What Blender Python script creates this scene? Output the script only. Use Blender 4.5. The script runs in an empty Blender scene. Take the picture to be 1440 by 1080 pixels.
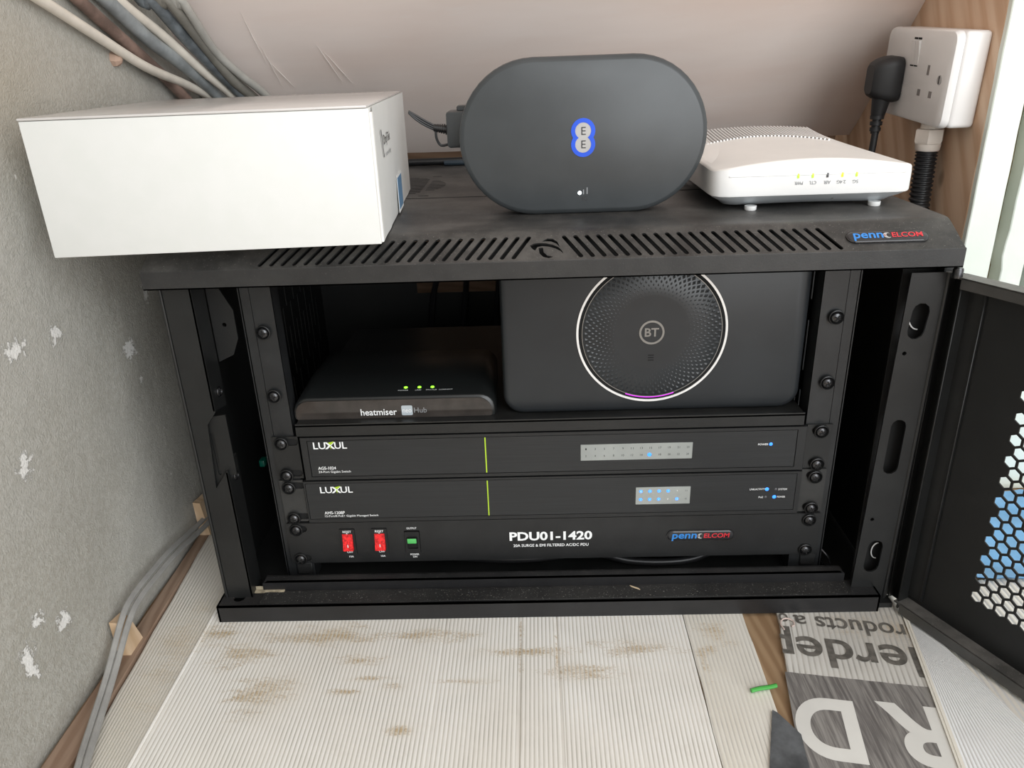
import bpy, bmesh, math, random
from mathutils import Vector, Matrix, noise
from mathutils.geometry import delaunay_2d_cdt
random.seed(7)
SC = bpy.context.scene
COL = SC.collection
S = 0.001          # the scene is laid out in millimetres
ZO = 34.0          # floor boards at world z = 0
PI = math.pi

# ------------------------------------------------------------------ camera, sky, light, exposure
cam_d = bpy.data.cameras.new('camera')
cam = bpy.data.objects.new('camera', cam_d)
COL.objects.link(cam)
SC.camera = cam
cam_d.sensor_width = 36.0
cam_d.lens = 1078.5161 / 1440 * 36.0
cam_d.clip_start = 0.01
_r, _d, _f = Vector((0.99929, 0.01628, -0.03403)), Vector((-0.02493, -0.39191, -0.91967)), Vector((-0.02831, 0.91986, -0.39122))
_m = Matrix((_r, -_d, -_f)).transposed().to_4x4()
_m.translation = Vector((-11.6992, -592.6644, 429.0798 + ZO)) * S
cam.matrix_world = _m

W = bpy.data.worlds.new('room_daylight')
SC.world = W
W.use_nodes = True
bg = W.node_tree.nodes['Background']
bg.inputs[0].default_value = (1.0, 0.985, 0.96, 1)
bg.inputs[1].default_value = 0.9


def area(name, loc, target, sx, sy, power, color):
    l = bpy.data.lights.new(name, 'AREA')
    l.shape = 'RECTANGLE'
    l.size, l.size_y = sx, sy
    l.energy = power
    l.color = color
    o = bpy.data.objects.new(name, l)
    COL.objects.link(o)
    o.location = loc
    o.rotation_euler = (Vector(target) - Vector(loc)).to_track_quat('-Z', 'Y').to_euler()
    return o


area('window_daylight', (1.0, -1.9, 1.02), (0.0, 0, 0.3), 1.7, 2.0, 42, (0.93, 0.97, 1.0))
SC.view_settings.view_transform = 'Standard'
SC.view_settings.look = 'None'
SC.view_settings.gamma = 1
SC.view_settings.exposure = 0.2
SC.view_settings.use_curve_mapping = False


# ------------------------------------------------------------------ materials
class NT:
    def __init__(self, name):
        self.m = bpy.data.materials.new(name)
        self.m.use_nodes = True
        self.t = self.m.node_tree
        self.b = self.t.nodes['Principled BSDF']
        self.co = self.new('ShaderNodeNewGeometry').outputs['Position']

    def new(self, k, **kw):
        n = self.t.nodes.new(k)
        for a, v in kw.items():
            setattr(n, a, v)
        return n

    def link(self, a, b):
        self.t.links.new(a, b)

    def scaled(self, vec):
        n = self.new('ShaderNodeMapping')
        self.link(self.co, n.inputs[0])
        n.inputs['Scale'].default_value = vec
        return n.outputs[0]

    def noise(self, scale, detail=3, rough=0.55, vec=None):
        n = self.new('ShaderNodeTexNoise')
        self.link(vec or self.co, n.inputs['Vector'])
        n.inputs['Scale'].default_value = scale
        n.inputs['Detail'].default_value = detail
        n.inputs['Roughness'].default_value = rough
        return n.outputs[0]

    def math(self, op, a, b=None, c=None, clamp=False):
        n = self.new('ShaderNodeMath', operation=op, use_clamp=clamp)
        for i, v in enumerate((a, b, c)):
            if v is None:
                continue
            if isinstance(v, (int, float)):
                n.inputs[i].default_value = v
            else:
                self.link(v, n.inputs[i])
        return n.outputs[0]

    def ramp(self, x, lo, hi):
        n = self.new('ShaderNodeMapRange', interpolation_type='SMOOTHSTEP')
        self.link(x, n.inputs[0])
        n.inputs[1].default_value, n.inputs[2].default_value = lo, hi
        return n.outputs[0]

    def mix(self, f, a, b):
        n = self.new('ShaderNodeMix', data_type='RGBA')
        if isinstance(f, (int, float)):
            n.inputs[0].default_value = f
        else:
            self.link(f, n.inputs[0])
        for s, v in ((6, a), (7, b)):
            if isinstance(v, tuple):
                n.inputs[s].default_value = (*v[:3], 1)
            else:
                self.link(v, n.inputs[s])
        return n.outputs[2]

    def blobs(self, pts):
        """soft mask: pts of (x, y, z, rx, ry, rz) in mm"""
        tot = None
        for x, y, z, rx, ry, rz in pts:
            mp = self.new('ShaderNodeMapping', vector_type='TEXTURE')
            self.link(self.co, mp.inputs[0])
            mp.inputs['Location'].default_value = (x * S, y * S, (z + ZO) * S)
            mp.inputs['Scale'].default_value = (rx * S, ry * S, rz * S)
            ln = self.new('ShaderNodeVectorMath', operation='LENGTH')
            self.link(mp.outputs[0], ln.inputs[0])
            k = self.math('SUBTRACT', 1.0, ln.outputs['Value'], clamp=True)
            tot = k if tot is None else self.math('MAXIMUM', tot, k)
        return tot

    def color(self, c):
        if isinstance(c, tuple):
            self.b.inputs['Base Color'].default_value = (*c, 1)
        else:
            self.link(c, self.b.inputs['Base Color'])

    def bump(self, h, strength, dist):
        n = self.new('ShaderNodeBump')
        self.link(h, n.inputs['Height'])
        n.inputs['Strength'].default_value = strength
        n.inputs['Distance'].default_value = dist * S
        self.link(n.outputs[0], self.b.inputs['Normal'])

    def set(self, rough=0.5, metal=0.0, **kw):
        self.b.inputs['Roughness'].default_value = rough
        self.b.inputs['Metallic'].default_value = metal
        for k, v in kw.items():
            self.b.inputs[k].default_value = v
        return self.m


def plain(name, c, rough=0.5, metal=0.0, var=0.08, vs=25, bump=0.0, bs=600, emit=0.0, ecol=None, **kw):
    t = NT(name)
    n = t.noise(vs, 4)
    t.color(t.mix(t.ramp(n, 0.3, 0.7), tuple(x * (1 - var) for x in c), tuple(min(1, x * (1 + var)) for x in c)))
    if bump:
        t.bump(t.noise(bs, 2), bump, 0.3)
    if emit:
        t.b.inputs['Emission Color'].default_value = (*(ecol or c), 1)
        t.b.inputs['Emission Strength'].default_value = emit
    return t.set(rough, metal, **kw)


def coated(name, c, rough, dust=0.0, dcol=(0.2, 0.19, 0.175), grain=0.25, sm=1.0):
    """black powder coated steel with dust specks and smears"""
    t = NT(name)
    base = t.mix(t.ramp(t.noise(40, 4), 0.35, 0.75), tuple(x * 0.85 for x in c), tuple(x * 1.25 for x in c))
    sep = t.new('ShaderNodeSeparateXYZ')
    t.link(t.new('ShaderNodeNewGeometry').outputs['True Normal'], sep.inputs[0])
    lie = t.math('MULTIPLY_ADD', t.ramp(sep.outputs[2], 0.3, 0.95), 0.85, 0.15)     # dust settles on what faces up
    smear = t.math('MULTIPLY', t.math('MULTIPLY', t.ramp(t.noise(14, 6, 0.72), 0.30, 0.85), lie), min(1, dust * 1.1) * sm)
    speck = t.math('MULTIPLY', t.math('MULTIPLY', t.ramp(t.noise(800, 2, 0.6), 0.64, 0.72), lie), min(1, dust * 1.6))
    t.color(t.mix(t.math('MAXIMUM', smear, speck), base, dcol))
    t.bump(t.noise(900, 2), grain, 0.25)
    return t.set(rough)


M = {}
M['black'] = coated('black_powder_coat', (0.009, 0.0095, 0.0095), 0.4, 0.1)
M['cap'] = coated('dusty_black_cover', (0.016, 0.016, 0.016), 0.45, 0.5)
M['sill'] = coated('dusty_sill', (0.010, 0.010, 0.011), 0.42, 0.3, sm=0.5)
M['foam'] = coated('gritty_gasket', (0.008, 0.008, 0.008), 0.7, 0.8, dcol=(0.26, 0.25, 0.23), grain=1.0, sm=0.12)
M['dusty'] = coated('dusty_sheen_flange', (0.05, 0.049, 0.046), 0.35, 1.0)  # full dust coat and lifted base also stand in for the flanges' grazing reflection
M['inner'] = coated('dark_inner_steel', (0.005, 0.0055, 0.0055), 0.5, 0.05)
M['rail'] = coated('rack_rail_steel', (0.016, 0.017, 0.018), 0.36, 0.1)
M['ear'] = coated('switch_ear', (0.03, 0.03, 0.029), 0.42, 0.1)  # lighter than the other ears: a reflection put into the colour


def brushed(name, c):
    t = NT(name)
    n = t.noise(160, 3, vec=t.scaled((0.12, 1, 6)))
    t.color(t.mix(t.ramp(n, 0.3, 0.7), tuple(x * 0.85 for x in c), tuple(x * 1.15 for x in c)))
    t.bump(n, 0.12, 0.2)
    return t.set(0.38)


M['face'] = brushed('brushed_black_fascia', (0.015, 0.016, 0.017))
M['bezel'] = plain('fascia_bezel', (0.012, 0.0125, 0.013), 0.42)
M['pdu'] = coated('distribution_panel', (0.011, 0.0115, 0.012), 0.38, 0.14)
M['matte'] = plain('dull_black_plastic', (0.008, 0.008, 0.008), 0.6)
M['gap'] = plain('dark_gap', (0.004, 0.004, 0.004), 0.9)
M['screw'] = plain('black_zinc_screw', (0.07, 0.07, 0.073), 0.24, 0.9, var=0.25, vs=300)
M['washer'] = plain('black_nylon_washer', (0.012, 0.012, 0.012), 0.32)
M['white_ink'] = plain('white_print', (0.85, 0.86, 0.86), 0.5, emit=0.0, var=0.02)
M['grey_ink'] = plain('grey_print', (0.25, 0.26, 0.27), 0.5)
M['dark_ink'] = plain('dark_print', (0.015, 0.015, 0.017), 0.5)
M['lime'] = plain('lime_print', (0.42, 0.62, 0.03), 0.45)
M['blue_ink'] = plain('blue_print', (0.03, 0.22, 0.62), 0.4)
M['red_ink'] = plain('red_print', (0.62, 0.03, 0.045), 0.4)
M['badge'] = plain('badge_resin', (0.025, 0.025, 0.027), 0.12)
M['chrome'] = plain('bright_chrome', (0.88, 0.88, 0.87), 0.25, 0.25)
M['silver'] = plain('silver_lens', (0.30, 0.315, 0.30), 0.35, 0.0)
M['led_blue'] = plain('lit_blue_led', (0.02, 0.2, 0.9), 0.3, emit=1.5, ecol=(0.04, 0.22, 1.0))
M['led_off'] = plain('unlit_led', (0.10, 0.10, 0.11), 0.3)
M['led_green'] = plain('lit_green_led', (0.2, 0.8, 0.03), 0.3, emit=2.0, ecol=(0.25, 0.9, 0.03))
M['led_amber'] = plain('lit_amber_led', (0.9, 0.5, 0.02), 0.3, emit=2.0, ecol=(1.0, 0.55, 0.03))
M['led_white'] = plain('lit_white_led', (0.8, 0.95, 1), 0.3, emit=4, ecol=(0.85, 0.97, 1))
M['purple'] = plain('lit_purple_strip', (0.4, 0.02, 0.5), 0.3, emit=0.9, ecol=(0.6, 0.02, 0.75))
M['red_rocker'] = plain('red_rocker', (0.55, 0.012, 0.015), 0.18, emit=0.16, ecol=(0.9, 0.02, 0.02), var=0.55, vs=500)
M['green_rocker'] = plain('green_rocker', (0.1, 0.5, 0.13), 0.3)
M['router'] = plain('slate_grey_router', (0.045, 0.05, 0.053), 0.36, bump=0.08, bs=1400)
M['hub'] = plain('satin_black_hub', (0.019, 0.0215, 0.024), 0.36, bump=0.06, bs=1400)
M['hubdisc'] = plain('hub_disc', (0.019, 0.0215, 0.024), 0.32)
M['brass'] = plain('pewter_logo', (0.3, 0.3, 0.29), 0.3, 0.7)
M['ringblue'] = plain('blue_logo_ring', (0.0, 0.07, 0.62), 0.35, emit=0.04, ecol=(0.0, 0.13, 0.9))
M['logogrey'] = plain('logo_silver', (0.42, 0.41, 0.4), 0.35)
M['thermo'] = plain('thermostat_hub_black', (0.010, 0.011, 0.011), 0.3)
M['fascia'] = plain('glossy_brown_fascia', (0.042, 0.036, 0.032), 0.1, var=0.2, vs=60)
M['tile'] = plain('pale_logo_tile', (0.42, 0.47, 0.5), 0.4)
M['apwhite'] = plain('glossy_white_plastic', (0.82, 0.82, 0.81), 0.18, var=0.02)
M['aptop'] = plain('satin_white_plastic', (0.80, 0.775, 0.74), 0.4, var=0.02)
M['apbase'] = plain('pale_grey_base', (0.52, 0.55, 0.57), 0.35)
M['socket'] = plain('white_socket_plastic', (0.80, 0.785, 0.77), 0.3, var=0.02)
M['sockgrey'] = plain('socket_shutter', (0.22, 0.2, 0.19), 0.4)
M['plug'] = plain('black_rubber_plug', (0.016, 0.016, 0.017), 0.5, bump=0.1, bs=900)
M['conduit'] = plain('black_corrugated_conduit', (0.016, 0.016, 0.017), 0.42)
M['gland'] = plain('cream_gland', (0.74, 0.67, 0.60), 0.42, var=0.03)
M['band_groove'] = plain('printed_groove', (0.50, 0.48, 0.44), 0.5, var=0.2)
M['bluelabel'] = plain('blue_label', (0.13, 0.26, 0.42), 0.5)


def card():
    t = NT('white_card')
    n = t.noise(60, 5)
    t.color(t.mix(t.ramp(n, 0.3, 0.75), (0.715, 0.725, 0.70), (0.735, 0.74, 0.72)))
    t.bump(t.noise(25, 3), 0.06, 1.5)
    return t.set(0.5)


M['card'] = card()
M['cardlid'] = plain('coated_card_lid', (0.62, 0.60, 0.58), 0.2, var=0.04, bump=0.05, bs=90)
M['cardedge'] = plain('card_edge', (0.86, 0.86, 0.83), 0.6)


def render_wall():
    t = NT('grey_sand_render')
    big = t.ramp(t.noise(3.5, 4), 0.3, 0.7)
    fine = t.noise(260, 4, 0.65)
    c = t.mix(big, (0.35, 0.335, 0.29), (0.42, 0.41, 0.375))
    c = t.mix(t.math('MULTIPLY', t.ramp(fine, 0.40, 0.62), 0.4), c, (0.50, 0.49, 0.455))
    c = t.mix(t.math('MULTIPLY', t.blobs([(-378, -30, 420, 80, 130, 70)]), 0.5), c, (0.36, 0.31, 0.23))
    sp = t.blobs([(-378, -90, 251, 40, 34, 16), (-378, -40, 246, 40, 24, 20), (-378, 54, 198, 40, 26, 24), (-378, -115, 171, 40, 20, 24),
                  (-378, 103, 236, 40, 12, 22), (-378, -170, 40, 40, 18, 36), (-378, -150, 62, 40, 20, 14), (-378, -125, 42, 40, 22, 20),
                  (-378, 62, 165, 40, 8, 10), (-378, -14, 394, 40, 10, 8)])
    k = t.math('ADD', t.math('MULTIPLY', sp, 0.5), t.noise(130, 5, 0.8))
    k2 = t.ramp(k, 0.80, 0.86)
    k3 = t.math('MULTIPLY', k2, t.ramp(sp, 0.0, 0.12))
    fleck = t.ramp(t.noise(75, 2), 0.765, 0.79)
    c = t.mix(t.math('MAXIMUM', k3, fleck), c, (0.78, 0.77, 0.74))
    t.color(c)
    h = t.math('ADD', t.math('MULTIPLY', t.noise(620, 3, 0.6), 0.55), t.math('MULTIPLY', t.noise(60, 4), 0.7))
    h = t.math('ADD', h, t.math('MULTIPLY', k3, 0.5))
    t.bump(h, 0.85, 1.8)
    return t.set(0.9)


M['render'] = render_wall()


def plaster():
    t = NT('pink_plaster')
    v = t.scaled((0.5, 2.2, 2.2))
    c = t.mix(t.ramp(t.noise(5, 4, vec=v), 0.3, 0.7), (0.78, 0.65, 0.585), (0.84, 0.74, 0.685))
    c = t.mix(t.ramp(t.noise(30, 5, 0.7, vec=v), 0.58, 0.9), c, (0.82, 0.76, 0.72))
    t.color(c)
    t.bump(t.noise(22, 5, vec=v), 0.2, 1.5)
    return t.set(0.75)


M['plaster'] = plaster()


def wood(name, a, b, vec, scale=14, rough=0.6, wave=7.0, knots=None, rot=None):
    t = NT(name)
    v = t.scaled(vec)
    if rot is not None:
        rn = t.new('ShaderNodeMapping')
        rn.inputs['Rotation'].default_value = (rot, 0, 0)
        t.link(t.co, rn.inputs[0])
        sn = t.new('ShaderNodeMapping')
        sn.inputs['Scale'].default_value = vec
        t.link(rn.outputs[0], sn.inputs[0])
        v = sn.outputs[0]
    n = t.noise(scale, 4, vec=v)
    w = t.new('ShaderNodeTexWave', wave_type='BANDS', bands_direction='DIAGONAL')
    t.link(v, w.inputs[0])
    w.inputs['Scale'].default_value = wave
    w.inputs['Distortion'].default_value = 6
    w.inputs['Detail'].default_value = 3
    k = t.math('MULTIPLY_ADD', n, 0.65, t.math('MULTIPLY', w.outputs['Fac'], 0.35))
    c = t.mix(t.ramp(k, 0.25, 0.75), a, b)
    if knots:
        q = t.blobs(knots)
        c = t.mix(t.math('MULTIPLY', t.ramp(q, 0.2, 0.8), 0.75), c, tuple(x * 0.45 for x in a))
    t.color(c)
    t.bump(k, 0.12, 0.6)
    return t.set(rough)


M['timber'] = wood('planed_softwood', (0.60, 0.385, 0.245), (0.74, 0.54, 0.385), (1, 11, 1.0), 9, 0.55, 2.2, knots=[(412, 222, 300, 10, 9, 16)], rot=0.55)
M['batten'] = wood('dusty_floor_batten', (0.24, 0.155, 0.105), (0.33, 0.23, 0.165), (9, 1, 9), 8)
M['wedge'] = wood('pale_offcut', (0.52, 0.36, 0.22), (0.66, 0.49, 0.33), (6, 6, 1), 20)
M['board'] = wood('brown_floorboard', (0.26, 0.16, 0.085), (0.37, 0.25, 0.145), (8, 1, 8), 8)
M['darkwood'] = wood('raw_brown_backing', (0.20, 0.13, 0.085), (0.28, 0.19, 0.13), (1, 4, 6), 8)


def painted():
    t = NT('pale_gloss_paint')
    c = t.mix(t.ramp(t.noise(16, 4), 0.35, 0.75), (0.74, 0.80, 0.73), (0.82, 0.86, 0.80))
    t.color(c)
    t.bump(t.noise(50, 4, 0.6), 0.35, 1.2)
    return t.set(0.35)


M['paint'] = painted()
M['olive'] = plain('bare_olive_recess', (0.155, 0.12, 0.05), 0.8, var=0.3, vs=60)


def fluted(name, a, b, stains=None, scol=(0.42, 0.29, 0.13), strong=1.0, band=None):
    t = NT(name)
    c = t.mix(t.ramp(t.noise(7, 4), 0.3, 0.7), a, b)
    c = t.mix(t.math('MULTIPLY', t.ramp(t.noise(34, 5, 0.7), 0.55, 0.85), 0.25), c, (0.50, 0.44, 0.34))
    if stains:
        q = t.blobs(stains)
        n1 = t.math('MULTIPLY_ADD', t.noise(520, 3, 0.7), 0.42, t.math('MULTIPLY', t.noise(60, 5, 0.75, vec=t.scaled((0.5, 1.6, 1))), 0.62))
        k = t.math('MULTIPLY', t.ramp(t.math('ADD', t.math('MULTIPLY', q, 0.3), n1), 0.66, 0.88), 0.85)
        k = t.math('MULTIPLY', t.math('MULTIPLY', k, t.ramp(q, 0.0, 0.35)), strong)
        c = t.mix(k, c, scol)
        wide = t.math('MULTIPLY', t.math('MULTIPLY', t.ramp(q, 0.0, 0.9), t.ramp(t.noise(18, 4), 0.35, 0.7)), 0.30)
        c = t.mix(wide, c, (0.60, 0.50, 0.36))
    t.color(c)
    return t.set(0.42)


ST = [(-165, -95, -30, 40, 13, 20), (-128, -124, -30, 22, 9, 20), (-80, -120, -30, 55, 6, 20), (-170, -130, -30, 24, 7, 20), (-118, -168, -30, 18, 11, 20),
      (-262, -88, -30, 62, 34, 20), (-200, -64, -30, 120, 30, 20), (-235, -130, -30, 60, 40, 20), (-20, -88, -30, 90, 14, 20), (70, -85, -30, 70, 22, 20),
      (-150, -116, -30, 44, 5, 20), (25, -112, -30, 60, 22, 20), (-28, -80, -30, 5, 70, 20), (2, -90, -30, 4, 60, 20), (-110, -66, -30, 90, 16, 20),
      (-300, -60, -30, 40, 40, 20)]
M['flute'] = fluted('white_fluted_plastic', (0.78, 0.75, 0.69), (0.85, 0.835, 0.795), ST)
M['flute2'] = fluted('scuffed_fluted_plastic', (0.68, 0.64, 0.55), (0.76, 0.735, 0.67), [(130, -88, -30, 14, 16, 20), (140, -70, -30, 30, 30, 20), (122, -100, -30, 8, 40, 20)])
M['flute3'] = fluted('dusty_fluted_plastic', (0.56, 0.53, 0.46), (0.64, 0.61, 0.55), [(-325, -80, -30, 40, 120, 20)], strong=0.4)
M['printed'] = fluted('printed_fluted_plastic', (0.55, 0.53, 0.49), (0.66, 0.645, 0.60), [(290, -70, -30, 40, 60, 20), (260, -60, -30, 60, 30, 20)], strong=0.5)
M['groove'] = plain('flute_web_line', (0.67, 0.64, 0.58), 0.5, var=0.12)  # tone of the inner webs seen through the plastic
M['pale_groove'] = plain('pale_flute_line', (0.68, 0.68, 0.665), 0.5, var=0.05)
M['cream'] = fluted('cream_fluted_plastic', (0.74, 0.70, 0.61), (0.80, 0.77, 0.70))
M['brightsheet'] = fluted('bright_white_fluted_plastic', (0.80, 0.81, 0.81), (0.85, 0.86, 0.86))


def band_mat():
    t = NT('grey_ink_band')
    v = t.scaled((1, 0.05, 1))
    k = t.noise(420, 3, 0.7, vec=v)
    t.color(t.mix(t.ramp(k, 0.3, 0.72), (0.12, 0.11, 0.105), (0.30, 0.285, 0.265)))
    return t.set(0.5)


M['band'] = band_mat()
M['letterdark'] = plain('grey_brown_ink', (0.135, 0.125, 0.11), 0.55, var=0.35, vs=160)
M['letterwhite'] = plain('unprinted_white', (0.70, 0.69, 0.65), 0.45, var=0.05)
M['greypiece'] = plain('scuffed_grey_plastic', (0.10, 0.105, 0.11), 0.45, var=0.45, vs=45)
M['bluesheet'] = plain('blue_plastic', (0.17, 0.42, 0.72), 0.3, var=0.15)
M['creamcable'] = plain('cream_sheath', (0.70, 0.65, 0.57), 0.45, var=0.06, vs=60)
M['greycable'] = plain('grey_sheath', (0.30, 0.295, 0.28), 0.45, var=0.1, vs=60)
M['greypipe'] = plain('blue_grey_pipe', (0.27, 0.29, 0.295), 0.5, var=0.25, vs=40)
M['darkpipe'] = plain('dark_blue_grey_pipe', (0.125, 0.14, 0.15), 0.45, var=0.4, vs=60)
M['brownpipe'] = plain('stained_brown_pipe', (0.20, 0.135, 0.11), 0.6, var=0.4, vs=40)
M['drabpipe'] = plain('drab_grey_pipe', (0.20, 0.19, 0.165), 0.55, var=0.2, vs=40)
M['palepipe'] = plain('pale_grey_pipe', (0.36, 0.35, 0.32), 0.5, var=0.12, vs=40)
M['blackcable'] = plain('black_cable', (0.013, 0.013, 0.014), 0.38)
M['bluecable'] = plain('dark_blue_cable', (0.03, 0.045, 0.06), 0.4)
M['green'] = plain('green_sheath', (0.05, 0.33, 0.05), 0.4)
M['greenboot'] = plain('green_plug_boot', (0.0, 0.09, 0.06), 0.4)
M['pinkloop'] = plain('pinkish_film', (0.62, 0.50, 0.45), 0.4)
M['chip'] = plain('pale_wood_chip', (0.62, 0.5, 0.34), 0.8)
M['stone'] = plain('brick_chip', (0.42, 0.29, 0.22), 0.9)
M['tape'] = plain('torn_tape', (0.36, 0.31, 0.22), 0.7, var=0.35, vs=200)

# ------------------------------------------------------------------ mesh helpers
ROOT = {}


def V(p):
    return Vector(p)


class MB:
    def __init__(self):
        self.v, self.f, self.mi = [], [], []
        self.cur = 0

    def add(self, vs, fs):
        o = len(self.v)
        self.v += [tuple(p) for p in vs]
        self.f += [tuple(i + o for i in f) for f in fs]
        self.mi += [self.cur] * len(fs)
        return self

    def box(self, x0, x1, y0, y1, z0, z1, bev=0.0, seg=2, tf=None):
        bm = bmesh.new()
        bmesh.ops.create_cube(bm, size=1)
        for v in bm.verts:
            v.co = ((x0 + x1) / 2 + v.co.x * (x1 - x0), (y0 + y1) / 2 + v.co.y * (y1 - y0), (z0 + z1) / 2 + v.co.z * (z1 - z0))
        if bev:
            bmesh.ops.bevel(bm, geom=bm.edges[:], offset=bev, segments=seg, affect='EDGES', profile=0.5)
        bm.verts.index_update()
        vs = [tf(v.co) if tf else tuple(v.co) for v in bm.verts]
        self.add(vs, [[v.index for v in f.verts] for f in bm.faces])
        bm.free()
        return self

    def plate(self, loops, o, u, v, t):
        """flat plate with holes; u x v is the visible side, thickness t goes behind"""
        o, u, v = V(o), V(u).normalized(), V(v).normalized()
        n = u.cross(v)
        pts, faces, k = [], [], 0
        for L in loops:
            m = len(L)
            area2 = sum(L[i][0] * L[(i + 1) % m][1] - L[(i + 1) % m][0] * L[i][1] for i in range(m))
            pts += [Vector(q) for q in (L if area2 > 0 else L[::-1])]
            faces.append(list(range(k, k + m)))
            k += m
        ov, oe, of, _a, _b, fid = delaunay_2d_cdt(pts, [], faces, 1, 1e-5)
        of = [f for f, ids in zip(of, fid) if list(ids) == [0]]
        nv = len(ov)
        top = [o + u * p.x + v * p.y for p in ov]
        bot = [p - n * t for p in top]
        fs = [tuple(f) for f in of] + [tuple(reversed([i + nv for i in f])) for f in of]
        cnt = {}
        for f in of:
            for i in range(len(f)):
                a, b = f[i], f[(i + 1) % len(f)]
                key = (min(a, b), max(a, b))
                cnt.setdefault(key, []).append((a, b))
        for key, l in cnt.items():
            if len(l) == 1:
                a, b = l[0]
                fs.append((b, a, a + nv, b + nv))
        self.add(top + bot, fs)
        return self

    def loft(self, rings, cap=True):
        n = len(rings[0])
        vs = [p for r in rings for p in r]
        fs = []
        for k in range(len(rings) - 1):
            for i in range(n):
                j = (i + 1) % n
                fs.append((k * n + i, k * n + j, (k + 1) * n + j, (k + 1) * n + i))
        if cap:
            fs.append(tuple(reversed(range(n))))
            fs.append(tuple((len(rings) - 1) * n + i for i in range(n)))
        return self.add(vs, fs)

    def tube(self, path, r, n=10, smooth=6, sy=1.0):
        P = spline([V(p) for p in path], smooth) if smooth else [V(p) for p in path]
        rr = r if callable(r) else (lambda t: r)
        rings = []
        up = None
        for i, p in enumerate(P):
            d = (P[min(i + 1, len(P) - 1)] - P[max(i - 1, 0)]).normalized()
            if up is None:
                up = V((0, 0, 1)) if abs(d.z) < 0.9 else V((1, 0, 0))
            a = (up - d * up.dot(d)).normalized()
            b = d.cross(a)
            up = a
            q = rr(i / (len(P) - 1))
            rings.append([p + (a * math.cos(k * 2 * PI / n) * sy + b * math.sin(k * 2 * PI / n)) * q for k in range(n)])
        return self.loft(rings)

    def lathe(self, c, axis, prof, n=24):
        """prof: (radius, distance along axis)"""
        c, ax = V(c), V(axis).normalized()
        a = V((0, 0, 1)) if abs(ax.z) < 0.9 else V((1, 0, 0))
        a = (a - ax * a.dot(ax)).normalized()
        b = ax.cross(a)
        return self.loft([[c + ax * h + (a * math.cos(k * 2 * PI / n) + b * math.sin(k * 2 * PI / n)) * max(r, 1e-3) for k in range(n)] for r, h in prof])

    def mesh(self, name, mats, off=(0, 0, 0), smooth=40):
        me = bpy.data.meshes.new(name)
        ox, oy, oz = off
        me.from_pydata([((x - ox) * S, (y - oy) * S, (z - oz) * S) for x, y, z in self.v], [], self.f)
        for m in (mats if isinstance(mats, (list, tuple)) else [mats]):
            me.materials.append(M[m] if isinstance(m, str) else m)
        me.polygons.foreach_set('material_index', self.mi)
        bm = bmesh.new()
        bm.from_mesh(me)
        bmesh.ops.recalc_face_normals(bm, faces=bm.faces)
        bm.to_mesh(me)
        bm.free()
        if smooth:
            me.shade_smooth()
            me.set_sharp_from_angle(angle=math.radians(smooth))
        return me

    def build(self, name, mats, parent=None, smooth=40, label=None, org=None):
        top = parent
        if parent is None:
            off = org or (0, 0, 0)
        else:
            off = ROOT[parent.name]
        me = self.mesh(name, mats, off, smooth)
        o = bpy.data.objects.new(name, me)
        COL.objects.link(o)
        if parent is None:
            o.location = (off[0] * S, off[1] * S, (off[2] + ZO) * S)
        else:
            o.parent = parent
        ROOT[o.name] = off
        if label:
            o['label'] = label
        return o


def spline(P, k):
    if len(P) < 3:
        return [P[0].lerp(P[-1], i / k) for i in range(k + 1)]
    out = []
    for i in range(len(P) - 1):
        p0, p1, p2, p3 = P[max(i - 1, 0)], P[i], P[i + 1], P[min(i + 2, len(P) - 1)]
        for j in range(k):
            t = j / k
            out.append(0.5 * ((2 * p1) + (p2 - p0) * t + (2 * p0 - 5 * p1 + 4 * p2 - p3) * t * t + (3 * p1 - p0 - 3 * p2 + p3) * t ** 3))
    out.append(P[-1])
    return out


def thing(name, loc, label, cat, group=None):
    o = bpy.data.objects.new(name, None)
    COL.objects.link(o)
    o.empty_display_size = 0.02
    o.location = (loc[0] * S, loc[1] * S, (loc[2] + ZO) * S)
    ROOT[o.name] = loc
    tag(o, label, cat, group)
    return o


def tag(o, label, cat, group=None):
    o['label'] = label
    o['category'] = cat
    if group:
        o['group'] = group
    return o


def struct(o):
    o['kind'] = 'structure'
    return o


def inst(me, name, parent, loc):
    """a part sharing a mesh, placed at a point of the scene (mm)"""
    o = bpy.data.objects.new(name, me)
    COL.objects.link(o)
    o.parent = parent
    r = ROOT[parent.name]
    o.location = [(loc[i] - r[i]) * S for i in range(3)]
    ROOT[o.name] = loc
    return o


def rrect(x0, x1, y0, y1, r, n=6):
    P = []
    for cx, cy, a0 in ((x1 - r, y1 - r, 0), (x0 + r, y1 - r, 90), (x0 + r, y0 + r, 180), (x1 - r, y0 + r, 270)):
        for i in range(n + 1):
            a = math.radians(a0 + 90 * i / n)
            P.append((cx + r * math.cos(a), cy + r * math.sin(a)))
    return P


def circ(cx, cy, r, n=24, a0=0):
    return [(cx + r * math.cos(a0 + 2 * PI * i / n), cy + r * math.sin(a0 + 2 * PI * i / n)) for i in range(n)]


def slot(x0, y0, x1, y1, w, n=5):
    a = math.atan2(y1 - y0, x1 - x0)
    P = []
    for cx, cy, b in ((x1, y1, a - PI / 2), (x0, y0, a + PI / 2)):
        for i in range(n + 1):
            q = b + PI * i / n
            P.append((cx + w / 2 * math.cos(q), cy + w / 2 * math.sin(q)))
    return P


XV, YV, ZV = (1, 0, 0), (0, 1, 0), (0, 0, 1)


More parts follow.
